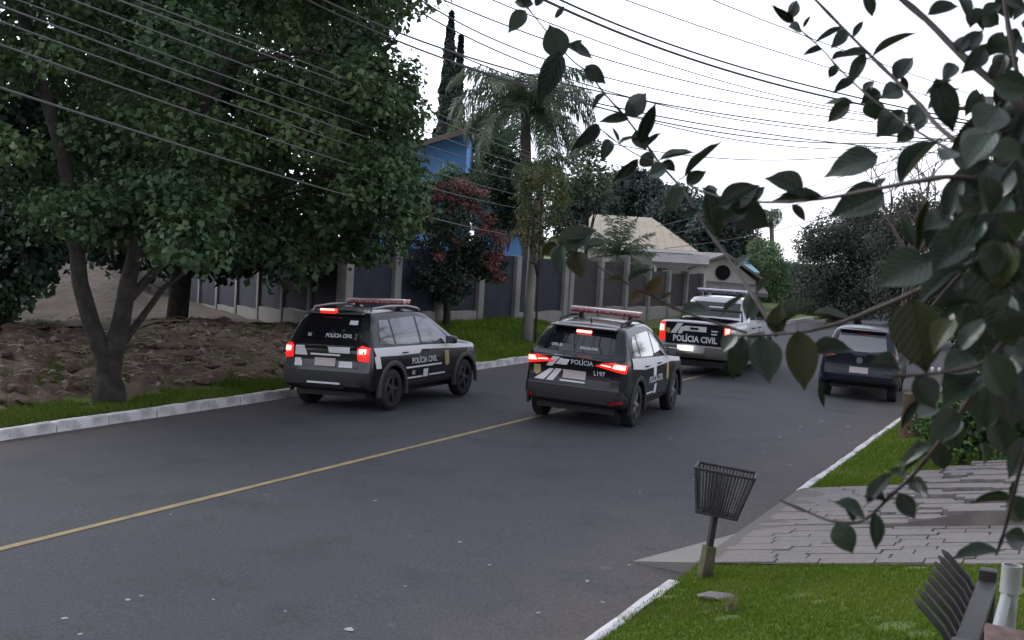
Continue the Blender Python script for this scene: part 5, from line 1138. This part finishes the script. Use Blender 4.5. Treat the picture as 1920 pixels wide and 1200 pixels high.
# ------------------------------------------------------------------ glossy-leaved shrub close by, its branches reaching across the view
lt_top = mat('glossy_leaf_upper', (.021, .040, .030), .3, (.036, .06, .04), 60, (.4, .7), spec=.6)
lt_bot = mat('leaf_underside', (.026, .034, .022), .5, (.04, .048, .028), 60, (.4, .7))
lo_top = mat('olive_leaf_upper', (.035, .045, .012), .4, (.05, .055, .014), 50, (.4, .7)); lo_bot = mat('olive_leaf_underside', (.06, .062, .02), .55)
lb_top = mat('brown_leaf_upper', (.07, .045, .02), .5, (.10, .06, .03), 50, (.4, .7)); lb_bot = mat('brown_leaf_underside', (.08, .055, .03), .6)
for m_ in (lt_top, lt_bot, lo_top, lo_bot, lb_top, lb_bot):
    N = m_.node_tree; b = N.nodes['Principled BSDF']; tr = N.nodes.new('ShaderNodeBsdfTranslucent'); tr.inputs[0].default_value = (.09, .11, .02, 1) if m_ not in (lb_top, lb_bot) else (.14, .07, .02, 1)
    src = b.inputs['Base Color'].links[0].from_socket if b.inputs['Base Color'].links else None
    tcl = N.nodes.new('ShaderNodeTexCoord'); sx = N.nodes.new('ShaderNodeSeparateXYZ'); N.links.new(tcl.outputs['Object'], sx.inputs[0])
    ab = N.nodes.new('ShaderNodeMath'); ab.operation = 'ABSOLUTE'; N.links.new(sx.outputs[0], ab.inputs[0])
    # side veins slanting off the midrib
    v1 = N.nodes.new('ShaderNodeMath'); v1.operation = 'MULTIPLY_ADD'; N.links.new(ab.outputs[0], v1.inputs[0]); v1.inputs[1].default_value = -.8; N.links.new(sx.outputs[1], v1.inputs[2])
    v2 = N.nodes.new('ShaderNodeMath'); v2.operation = 'PINGPONG'; N.links.new(v1.outputs[0], v2.inputs[0]); v2.inputs[1].default_value = .065
    v3 = N.nodes.new('ShaderNodeMath'); v3.operation = 'MULTIPLY'; N.links.new(v2.outputs[0], v3.inputs[0]); v3.inputs[1].default_value = 1.3
    mn = N.nodes.new('ShaderNodeMath'); mn.operation = 'MINIMUM'; N.links.new(ab.outputs[0], mn.inputs[0]); N.links.new(v3.outputs[0], mn.inputs[1])
    mr = N.nodes.new('ShaderNodeMapRange'); N.links.new(mn.outputs[0], mr.inputs[0]); mr.inputs[1].default_value = .006; mr.inputs[2].default_value = .022; mr.inputs[3].default_value = .45; mr.inputs[4].default_value = 0
    xm = N.nodes.new('ShaderNodeMix'); xm.data_type = 'RGBA'; N.links.new(mr.outputs[0], xm.inputs[0]); xm.inputs[7].default_value = (.08, .10, .05, 1)
    if src is not None: N.links.new(src, xm.inputs[6])
    else: xm.inputs[6].default_value = b.inputs['Base Color'].default_value
    oi = N.nodes.new('ShaderNodeObjectInfo'); mo = N.nodes.new('ShaderNodeMapRange'); N.links.new(oi.outputs['Random'], mo.inputs[0]); mo.inputs[3].default_value = .65; mo.inputs[4].default_value = 1.7
    xo = N.nodes.new('ShaderNodeMix'); xo.data_type = 'RGBA'; xo.blend_type = 'MULTIPLY'; xo.inputs[0].default_value = 1; N.links.new(xm.outputs[2], xo.inputs[6]); N.links.new(mo.outputs[0], xo.inputs[7]); N.links.new(xo.outputs[2], b.inputs['Base Color'])
    bq = N.nodes.new('ShaderNodeBump'); bq.inputs['Strength'].default_value = .5; bq.inputs['Distance'].default_value = .02; bq.invert = True; N.links.new(mr.outputs[0], bq.inputs['Height']); N.links.new(bq.outputs[0], b.inputs['Normal'])
    mx = N.nodes.new('ShaderNodeMixShader'); mx.inputs[0].default_value = .16; out = N.nodes['Material Output']; N.links.new(b.outputs[0], mx.inputs[1]); N.links.new(tr.outputs[0], mx.inputs[2]); N.links.new(mx.outputs[0], out.inputs[0])
def leaf_mesh(curl, fold, wave, mats, nose=1.35):
    """Blade of unit length along +y and unit width: pointed oval folded on its midrib, upper and under side each with its own face."""
    n = 9; V = []; F = []; top = []; 
    for i in range(n + 1):
        u = i / n; w = .5 * (math.sin(math.pi * u ** .82) ** .8) * (1 - .25 * u ** 3) if 0 < u < 1 else 0.0
        if u > .85: w *= (1 - u) / .15 * .75 + .25 * (1 - (u - .85) / .15)
        zc = -curl * u * u + .02 * math.sin(wave * u * 6)
        for x in (-1, -.5, 0, .5, 1):
            V.append((x * w, u - .02 * abs(x), zc + fold * abs(x) * w * 1.1 + .02 * wave * math.sin(u * 14 + x * 3) * abs(x)))
    m_ = len(V); V += [(x, y, z - .006) for (x, y, z) in V]; MI = []
    for i in range(n):
        for j in range(4):
            a = i * 5 + j; F.append((a, a + 1, a + 6, a + 5)); MI.append(0); F.append((a + 5 + m_, a + 6 + m_, a + 1 + m_, a + m_)); MI.append(1)
    o = len(V); tv, tf = tube_data([(0, -.14, .01), (0, -.05, .0), (0, .04, 0)], [.016, .014, .012], 4); V += [tuple(v) for v in tv]; F += [tuple(q + o for q in f) for f in tf]; MI += [1] * len(tf)
    me = bpy.data.meshes.new('leaf'); me.from_pydata(V, [], F); me.update()
    for q in mats: me.materials.append(q)
    me.polygons.foreach_set('material_index', MI); me.polygons.foreach_set('use_smooth', [True] * len(MI)); return me
LM = {'g': [leaf_mesh(c, f, w, (lt_top, lt_bot)) for c, f, w in ((.10, .25, .2), (.22, .4, .5), (.30, .15, .8), (.05, .55, .4), (-.12, .3, .6))],
      'o': [leaf_mesh(c, f, w, (lo_top, lo_bot)) for c, f, w in ((.15, .25, .3), (.25, .35, .6))], 'b': [leaf_mesh(c, f, w, (lb_top, lb_bot)) for c, f, w in ((.2, .35, .6), (.3, .2, .9))]}
shrub_base = Vector((1.25, 1.9, .55))
shrub = tag(empty('glossy_leaf_shrub', shrub_base), 'dark glossy leaved shrub whose branches hang across the near view', 'shrub')
tr_top = at(2060, 420, 1.35)
tube('stem', [Vector((0, 0, -.4)), Vector((.02, -.1, .6)), (tr_top - shrub_base) * .75 + Vector((.05, -.05, -.1)), tr_top - shrub_base], [.03, .026, .022, .016], bark, shrub, 10)
def branch(pts, r0, r1):
    P = [at(*p) - shrub_base for p in pts]
    Q = []
    for i in range(len(P) - 1):                                     # smooth through the points
        p0 = P[max(i - 1, 0)]; p1 = P[i]; p2 = P[i + 1]; p3 = P[min(i + 2, len(P) - 1)]
        for k in range(3):
            u = k / 3; Q.append(.5 * ((2 * p1) + (p2 - p0) * u + (2 * p0 - 5 * p1 + 4 * p2 - p3) * u * u + (3 * p1 - p0 - 3 * p2 + p3) * u ** 3))
    Q.append(P[-1]); n = len(Q)
    return tube('branch', Q, [.8 * r0 + (.72 * r1 - .8 * r0) * i / (n - 1) + (.0009 if i % 5 == 2 else 0) for i in range(n)], twig, shrub, 7)
def leaf(par, b, t, wpx, d, a=20, kind='g', dt=None, var=None, roll=None):
    """One blade from base pixel line b to tip line t at depth d; a = how far the upper face looks up instead of towards the street's viewer."""
    B = at(b[0], b[1], d); dt = random.uniform(-.015, .015) if dt is None else dt; T = at(t[0], t[1], d + dt); y = T - B; L = y.length
    if L < 1e-4: return
    y.normalize(); view = (EYE - B).normalized(); ar = math.radians(a + random.uniform(-8, 8)); nrm = view * math.cos(ar) + Vector((0, 0, 1)) * math.sin(ar)
    z = (nrm - y * nrm.dot(y)); 
    if z.length < .05: z = view - y * view.dot(y)
    z.normalize(); rl = math.radians(random.uniform(-14, 14) if roll is None else roll); z.rotate(Matrix.Rotation(rl, 3, y)); x = y.cross(z)
    o = link(bpy.data.objects.new('leaf', random.choice(LM[kind]) if var is None else LM[kind][var])); o.parent = par
    w = wpx * d / FPX / max(.55, abs(z.dot(view)))
    M = Matrix((x * w, y * L, z * L)).transposed().to_4x4(); M.translation = B - shrub_base; o.matrix_basis = M
D1 = 2.0
b1 = branch([(960, -20, D1), (1000, 28, D1), (1040, 78, D1), (1075, 115, D1), (1103, 137, D1), (1137, 180, D1), (1173, 220, D1), (1213, 273, D1), (1240, 310, 1.95), (1283, 360, 1.9), (1317, 417, 1.85), (1350, 463, 1.8), (1377, 500, 1.75), (1397, 533, 1.7), (1413, 556, 1.65), (1440, 600, 1.6), (1455, 628, 1.55)], .0015, .0042)
for q in [((985, 20), (953, 57), 30, 15), ((1000, 8), (960, 2), 22, 10), ((1004, 12), (1020, -22), 18, 10), ((1040, 35), (1058, 12), 10, 10), ((1052, 108), (1030, 46), 52, -10), ((1050, 100), (1006, 200), 44, -15), ((1064, 84), (1117, 102), 22, 30), ((1072, 90), (1092, 72), 14, 20), ((1098, 124), (1136, 156), 30, 20), ((1137, 176), (1106, 206), 12, 50), ((1173, 216), (1221, 170), 38, 0), ((1178, 222), (1122, 226), 20, 10), ((1196, 268), (1231, 190), 27, 0), ((1192, 245), (1212, 284), 34, 10), ((1212, 275), (1243, 250), 12, 40), ((1237, 300), (1306, 292), 17, 55), ((1250, 312), (1213, 330), 30, 10), ((1240, 305), (1268, 322), 20, 20), ((1284, 330), (1362, 271), 9, 75), ((1288, 345), (1326, 320), 27, 30), ((1280, 352), (1246, 398), 30, 0), ((1330, 355), (1350, 452), 44, -10), ((1318, 362), (1352, 350), 20, 20), ((1414, 552), (1398, 602), 36, -5), ((1412, 556), (1436, 600), 20, 0), ((1418, 550), (1462, 510), 9, 60), ((1376, 505), (1405, 470), 16, 50), ((1308, 396), (1275, 405), 14, 30)]:
    leaf(b1, q[0], q[1], q[2], D1 if q[0][0] < 1250 else 1.85, q[3])
b1b = branch([(1118, 235, 2.02), (1157, 267, 2.0), (1200, 293, 1.98), (1236, 306, 1.96)], .0012, .002)
for q in [((1122, 234), (1068, 284), 26, -10), ((1142, 262), (1126, 306), 22, 0), ((1196, 298), (1146, 346), 22, 10), ((1160, 266), (1150, 235), 8, 40), ((1160, 270), (1192, 248), 8, 40), ((1204, 290), (1226, 312), 32, 0)]: leaf(b1b, q[0], q[1], q[2], 2.0, q[3])
b2 = branch([(1047, 457, 1.7), (1087, 477, 1.68), (1133, 507, 1.66), (1167, 527, 1.64), (1207, 547, 1.62), (1233, 560, 1.62), (1277, 583, 1.6), (1340, 605, 1.58), (1400, 624, 1.55)], .0012, .0028)
for q in [((1048, 458), (1116, 428), 46, 10, 'g'), ((1058, 446), (1108, 436), 26, 60, 'g'), ((1044, 455), (1014, 482), 26, 0, 'o'), ((1052, 460), (1048, 520), 28, 40, 'g'), ((1078, 472), (1090, 520), 40, -5, 'o'), ((1100, 468), (1142, 455), 14, 65, 'g'), ((1060, 452), (1016, 450), 14, 50, 'o'), ((1178, 528), (1224, 496), 9, 70, 'g'), ((1210, 548), (1248, 518), 30, 0, 'b'), ((1205, 548), (1178, 566), 22, 10, 'b'), ((1168, 528), (1138, 520), 10, 30, 'o'), ((1278, 592), (1334, 574), 27, 55, 'g'), ((1355, 590), (1398, 556), 11, 65, 'g'), ((1240, 562), (1262, 545), 10, 30, 'b')]: leaf(b2, q[0], q[1], q[2], 1.64, q[3], q[4])
b4 = branch([(1378, 630, 1.5), (1433, 629, 1.48), (1478, 625, 1.46), (1517, 621, 1.43), (1551, 612, 1.4), (1588, 601, 1.36), (1658, 573, 1.3), (1720, 545, 1.25), (1800, 505, 1.2), (1900, 460, 1.2), (2060, 420, 1.3)], .0016, .005)
for q in [((1496, 622), (1511, 735), 62, -25, 'o'), ((1393, 632), (1372, 716), 42, 35, 'g'), ((1425, 632), (1440, 722), 62, 15, 'g'), ((1454, 624), (1463, 566), 36, 5, 'o'), ((1458, 614), (1538, 564), 26, 60, 'g'), ((1524, 588), (1601, 612), 20, 60, 'g'), ((1522, 662), (1604, 647), 34, 40, 'g'), ((1538, 715), (1546, 764), 11, 0, 'g'), ((1380, 628), (1352, 660), 26, 40, 'g'), ((1470, 622), (1440, 590), 18, 45, 'g'), ((1545, 615), (1600, 590), 14, 60, 'o')]: leaf(b4, q[0], q[1], q[2], 1.44, q[3], q[4])
b5 = branch([(1288, 345, 1.85), (1313, 357, 1.8), (1373, 375, 1.7), (1420, 379, 1.62), (1480, 378, 1.55), (1560, 370, 1.48), (1640, 355, 1.4), (1720, 340, 1.34), (1800, 332, 1.3), (1900, 360, 1.3), (2060, 420, 1.35)], .0014, .005)
for q in [((1350, 385), (1425, 348), 50, 5, 'g'), ((1368, 378), (1442, 424), 56, -5, 'g'), ((1504, 366), (1432, 332), 42, 30, 'g'), ((1545, 372), (1446, 386), 16, 65, 'g'), ((1486, 384), (1512, 416), 18, 30, 'g'), ((1400, 382), (1436, 346), 26, 15, 'g'), ((1645, 293), (1548, 316), 50, 25, 'g'), ((1656, 362), (1556, 402), 58, 5, 'g'), ((1640, 350), (1660, 330), 14, 30, 'g'), ((1688, 346), (1762, 258), 24, 55, 'g'), ((1740, 378), (1716, 482), 20, 20, 'o'), ((1600, 362), (1625, 345), 10, 40, 'g'), ((1390, 380), (1350, 420), 30, 0, 'g')]: leaf(b5, q[0], q[1], q[2], 1.52, q[3], q[4])
b6 = branch([(1510, -20, 1.9), (1578, 50, 1.85), (1632, 104, 1.8), (1687, 158, 1.72), (1728, 200, 1.66), (1762, 240, 1.6), (1830, 290, 1.5), (1930, 340, 1.4), (2060, 420, 1.35)], .0024, .006)
for q in [((1578, 52), (1524, 80), 12, 40), ((1586, 56), (1558, 92), 22, 0), ((1622, 102), (1588, 158), 26, -5), ((1630, 100), (1562, 106), 15, 45), ((1638, 104), (1722, 52), 9, 70), ((1680, 150), (1712, 100), 32, 35), ((1690, 166), (1656, 176), 28, 30), ((1728, 202), (1704, 232), 28, 0), ((1740, 205), (1800, 146), 16, 55), ((1600, 70), (1620, 40), 12, 30), ((1700, 172), (1690, 140), 14, 40)]: leaf(b6, q[0], q[1], q[2], 1.78, q[3])
b6b = branch([(1450, 8, 1.95), (1482, 37, 1.94), (1503, 58, 1.92), (1541, 92, 1.9), (1566, 121, 1.88), (1599, 154, 1.85), (1637, 187, 1.8), (1678, 217, 1.76), (1720, 246, 1.7), (1790, 285, 1.6), (1900, 330, 1.45)], .001, .003)
for q in [((1488, 40), (1444, 8), 17, 10), ((1480, 35), (1497, -4), 22, 0), ((1502, 56), (1474, 52), 16, 20), ((1506, 52), (1522, 28), 8, 30), ((1541, 92), (1504, 101), 13, 20), ((1560, 112), (1582, 96), 10, 30), ((1566, 122), (1556, 148), 19, 0), ((1599, 154), (1560, 176), 18, 20), ((1592, 190), (1550, 231), 30, 0), ((1600, 194), (1543, 184), 14, 30), ((1636, 186), (1642, 228), 40, -5), ((1650, 172), (1612, 196), 30, 10), ((1678, 216), (1648, 254), 44, 0), ((1692, 206), (1664, 250), 30, 10), ((1712, 240), (1680, 266), 32, 20), ((1720, 246), (1738, 218), 20, 30), ((1620, 172), (1640, 150), 18, 30)]: leaf(b6b, q[0], q[1], q[2], 1.85, q[3])
b7 = branch([(1668, -20, 1.5), (1737, 37, 1.46), (1795, 96, 1.42), (1857, 150, 1.38), (1925, 208, 1.34), (2010, 300, 1.34), (2060, 420, 1.35)], .0045, .008)
for q in [((1740, 28), (1802, 4), 26, 20), ((1620, -10), (1637, 34), 24, 10), ((1797, 98), (1812, 58), 26, 20), ((1790, 120), (1764, 160), 22, 0), ((1845, 90), (1800, 140), 34, -5), ((1755, 148), (1790, 252), 52, 15), ((1786, 150), (1734, 186), 13, 60), ((1862, 236), (1778, 284), 62, 5), ((1850, 300), (1828, 424), 104, 20), ((1925, 196), (1866, 332), 92, 0), ((1900, 150), (1868, 215), 44, 10), ((1860, 152), (1884, 100), 30, 30), ((1806, 98), (1842, 60), 26, 20), ((1880, 60), (1850, 110), 34, 0)]: leaf(b7, q[0], q[1], q[2], 1.38, q[3], 'g')
b9 = branch([(1655, 704, 1.15), (1716, 704, 1.14), (1780, 696, 1.12), (1836, 684, 1.1), (1880, 644, 1.1), (1930, 580, 1.14), (2060, 420, 1.35)], .0014, .004)
for q in [((1742, 488), (1643, 534), 68, 30, 'g'), ((1812, 500), (1708, 566), 36, 60, 'g'), ((1712, 562), (1735, 706), 100, -25, 'o'), ((1862, 470), (1858, 632), 98, 10, 'g'), ((1842, 396), (1766, 472), 50, 0, 'g'), ((1902, 398), (1818, 484), 46, 10, 'o'), ((1802, 436), (1748, 508), 60, -5, 'g'), ((1802, 655), (1843, 586), 34, 55, 'g'), ((1758, 578), (1842, 564), 18, 65, 'g'), ((1838, 702), (1764, 766), 62, 35, 'g'), ((1718, 706), (1752, 768), 52, 25, 'g'), ((1722, 752), (1686, 806), 18, 55, 'g'), ((1684, 694), (1630, 680), 26, 45, 'g'), ((1792, 768), (1742, 832), 46, 0, 'g'), ((1890, 470), (1935, 560), 60, 10, 'g'), ((1880, 640), (1868, 700), 34, 0, 'g'), ((1880, 560), (1925, 640), 50, 10, 'g'), ((1800, 540), (1770, 600), 26, 0, 'g'), ((1780, 696), (1812, 672), 20, 50, 'g')]: leaf(b9, q[0], q[1], q[2], 1.14, q[3], q[4])
b8 = branch([(1463, 938, 1.35), (1515, 960, 1.33), (1563, 978, 1.3), (1619, 976, 1.28), (1671, 928, 1.25), (1707, 896, 1.23), (1743, 852, 1.2), (1790, 790, 1.18), (1850, 700, 1.16), (1950, 560, 1.2), (2060, 420, 1.35)], .0014, .004)
for q in [((1570, 980), (1599, 1042), 48, 5), ((1640, 962), (1645, 1034), 28, -5), ((1622, 974), (1558, 946), 28, 60), ((1627, 944), (1682, 888), 26, 60), ((1684, 926), (1716, 974), 36, -5), ((1700, 904), (1760, 926), 26, 5), ((1745, 832), (1684, 864), 22, 60), ((1742, 850), (1688, 882), 15, 60), ((1762, 830), (1770, 886), 36, 0), ((1802, 788), (1746, 846), 40, 45), ((1660, 940), (1618, 930), 20, 55), ((1700, 898), (1668, 880), 16, 55), ((1600, 978), (1585, 945), 16, 50)]: leaf(b8, q[0], q[1], q[2], 1.26, q[3])
b10 = branch([(1868, 1040, 1.3), (1882, 1000, 1.28), (1892, 962, 1.26), (1908, 898, 1.24), (1940, 780, 1.22), (2000, 600, 1.25), (2060, 420, 1.35)], .0018, .004)
for q in [((1872, 1034), (1784, 1056), 26, 55), ((1884, 1004), (1930, 1018), 34, 0), ((1892, 930), (1925, 985), 44, 5), ((1905, 900), (1898, 936), 12, 30), ((1900, 940), (1815, 942), 6, 30)]: leaf(b10, q[0], q[1], q[2], 1.28, q[3])
# dense inner foliage at the edge of the view
b11 = branch([(1880, -20, 1.5), (1900, 100, 1.45), (1940, 250, 1.4), (2060, 420, 1.35)], .003, .006)
for k in range(46):
    x = random.uniform(1795, 1935); y = random.uniform(-10, 150) if k < 26 else random.uniform(150, 360); a_ = random.uniform(0, 6.28); L = random.uniform(32, 60)
    if x < 1830 and y > 40: continue
    leaf(b11, (x, y), (x + math.cos(a_) * L, y + abs(math.sin(a_)) * L), random.uniform(18, 36), random.uniform(1.45, 1.8), random.uniform(-10, 50))
for k in range(46):
    x = random.uniform(1780, 1945); y = random.uniform(340, 780); a_ = random.uniform(0, 6.28); L = random.uniform(50, 95)
    if x < 1780 + (y - 340) * .12: continue
    leaf(b9, (x, y), (x + math.cos(a_) * L * .8, y + abs(math.sin(a_)) * L), random.uniform(30, 60), random.uniform(1.2, 1.45), random.uniform(-20, 55), random.choice('gggo'))
b12 = branch([(1700, 640, 1.3), (1760, 560, 1.3), (1840, 480, 1.3), (1950, 440, 1.3), (2060, 420, 1.35)], .0015, .005)
for (bx_, by_, tx_, ty_, w_, a_, k_) in [(1790, 262, 1835, 330, 52, 0, 'o'), (1880, 262, 1822, 300, 44, 5, 'g'), (1905, 300, 1925, 420, 80, 10, 'g'), (1880, 330, 1905, 440, 70, 0, 'g'), (1800, 330, 1770, 420, 40, 0, 'g'), (1775, 395, 1735, 470, 52, -5, 'g'), (1830, 420, 1790, 520, 64, -10, 'g'), (1905, 420, 1870, 500, 50, 30, 'o'), (1760, 470, 1720, 540, 48, 0, 'g'), (1800, 520, 1742, 560, 44, 5, 'g'), (1850, 520, 1800, 600, 50, -10, 'g'), (1905, 540, 1870, 640, 70, 0, 'g'), (1780, 580, 1760, 650, 36, 10, 'g'), (1830, 620, 1868, 690, 44, 0, 'g'), (1900, 630, 1920, 720, 60, 5, 'g'), (1870, 690, 1850, 760, 44, 0, 'g'), (1910, 720, 1880, 800, 56, -5, 'g'), (1800, 700, 1830, 760, 40, 30, 'g'), (1770, 780, 1800, 850, 46, 0, 'g'), (1720, 780, 1765, 770, 26, 50, 'g'), (1860, 780, 1900, 860, 50, 0, 'g'), (1840, 830, 1862, 880, 16, 45, 'g'), (1715, 460, 1690, 400, 22, 30, 'g'), (1765, 300, 1800, 270, 26, 40, 'g'), (1845, 560, 1905, 590, 34, 50, 'g'), (1870, 200, 1830, 260, 60, -5, 'g'), (1760, 650, 1702, 690, 30, 30, 'g'), (1925, 820, 1890, 900, 40, 0, 'g'), (1735, 430, 1790, 400, 34, 20, 'g'), (1855, 380, 1895, 300, 60, 25, 'g')]:
    leaf(b12, (bx_, by_), (tx_, ty_), w_, random.uniform(1.2, 1.42), a_, k_)
for k in range(44):
    y = random.uniform(150, 740); x = random.uniform(1765 + abs(y - 470) * .12, 1950); a_ = random.uniform(.2, 2.9); L = random.uniform(62, 115)
    leaf(b12, (x, y), (x + math.cos(a_) * L * .7, y + math.sin(a_) * L), L * random.uniform(.45, .68), random.uniform(1.05, 1.4), random.uniform(-15, 60), random.choice('ggggo'))
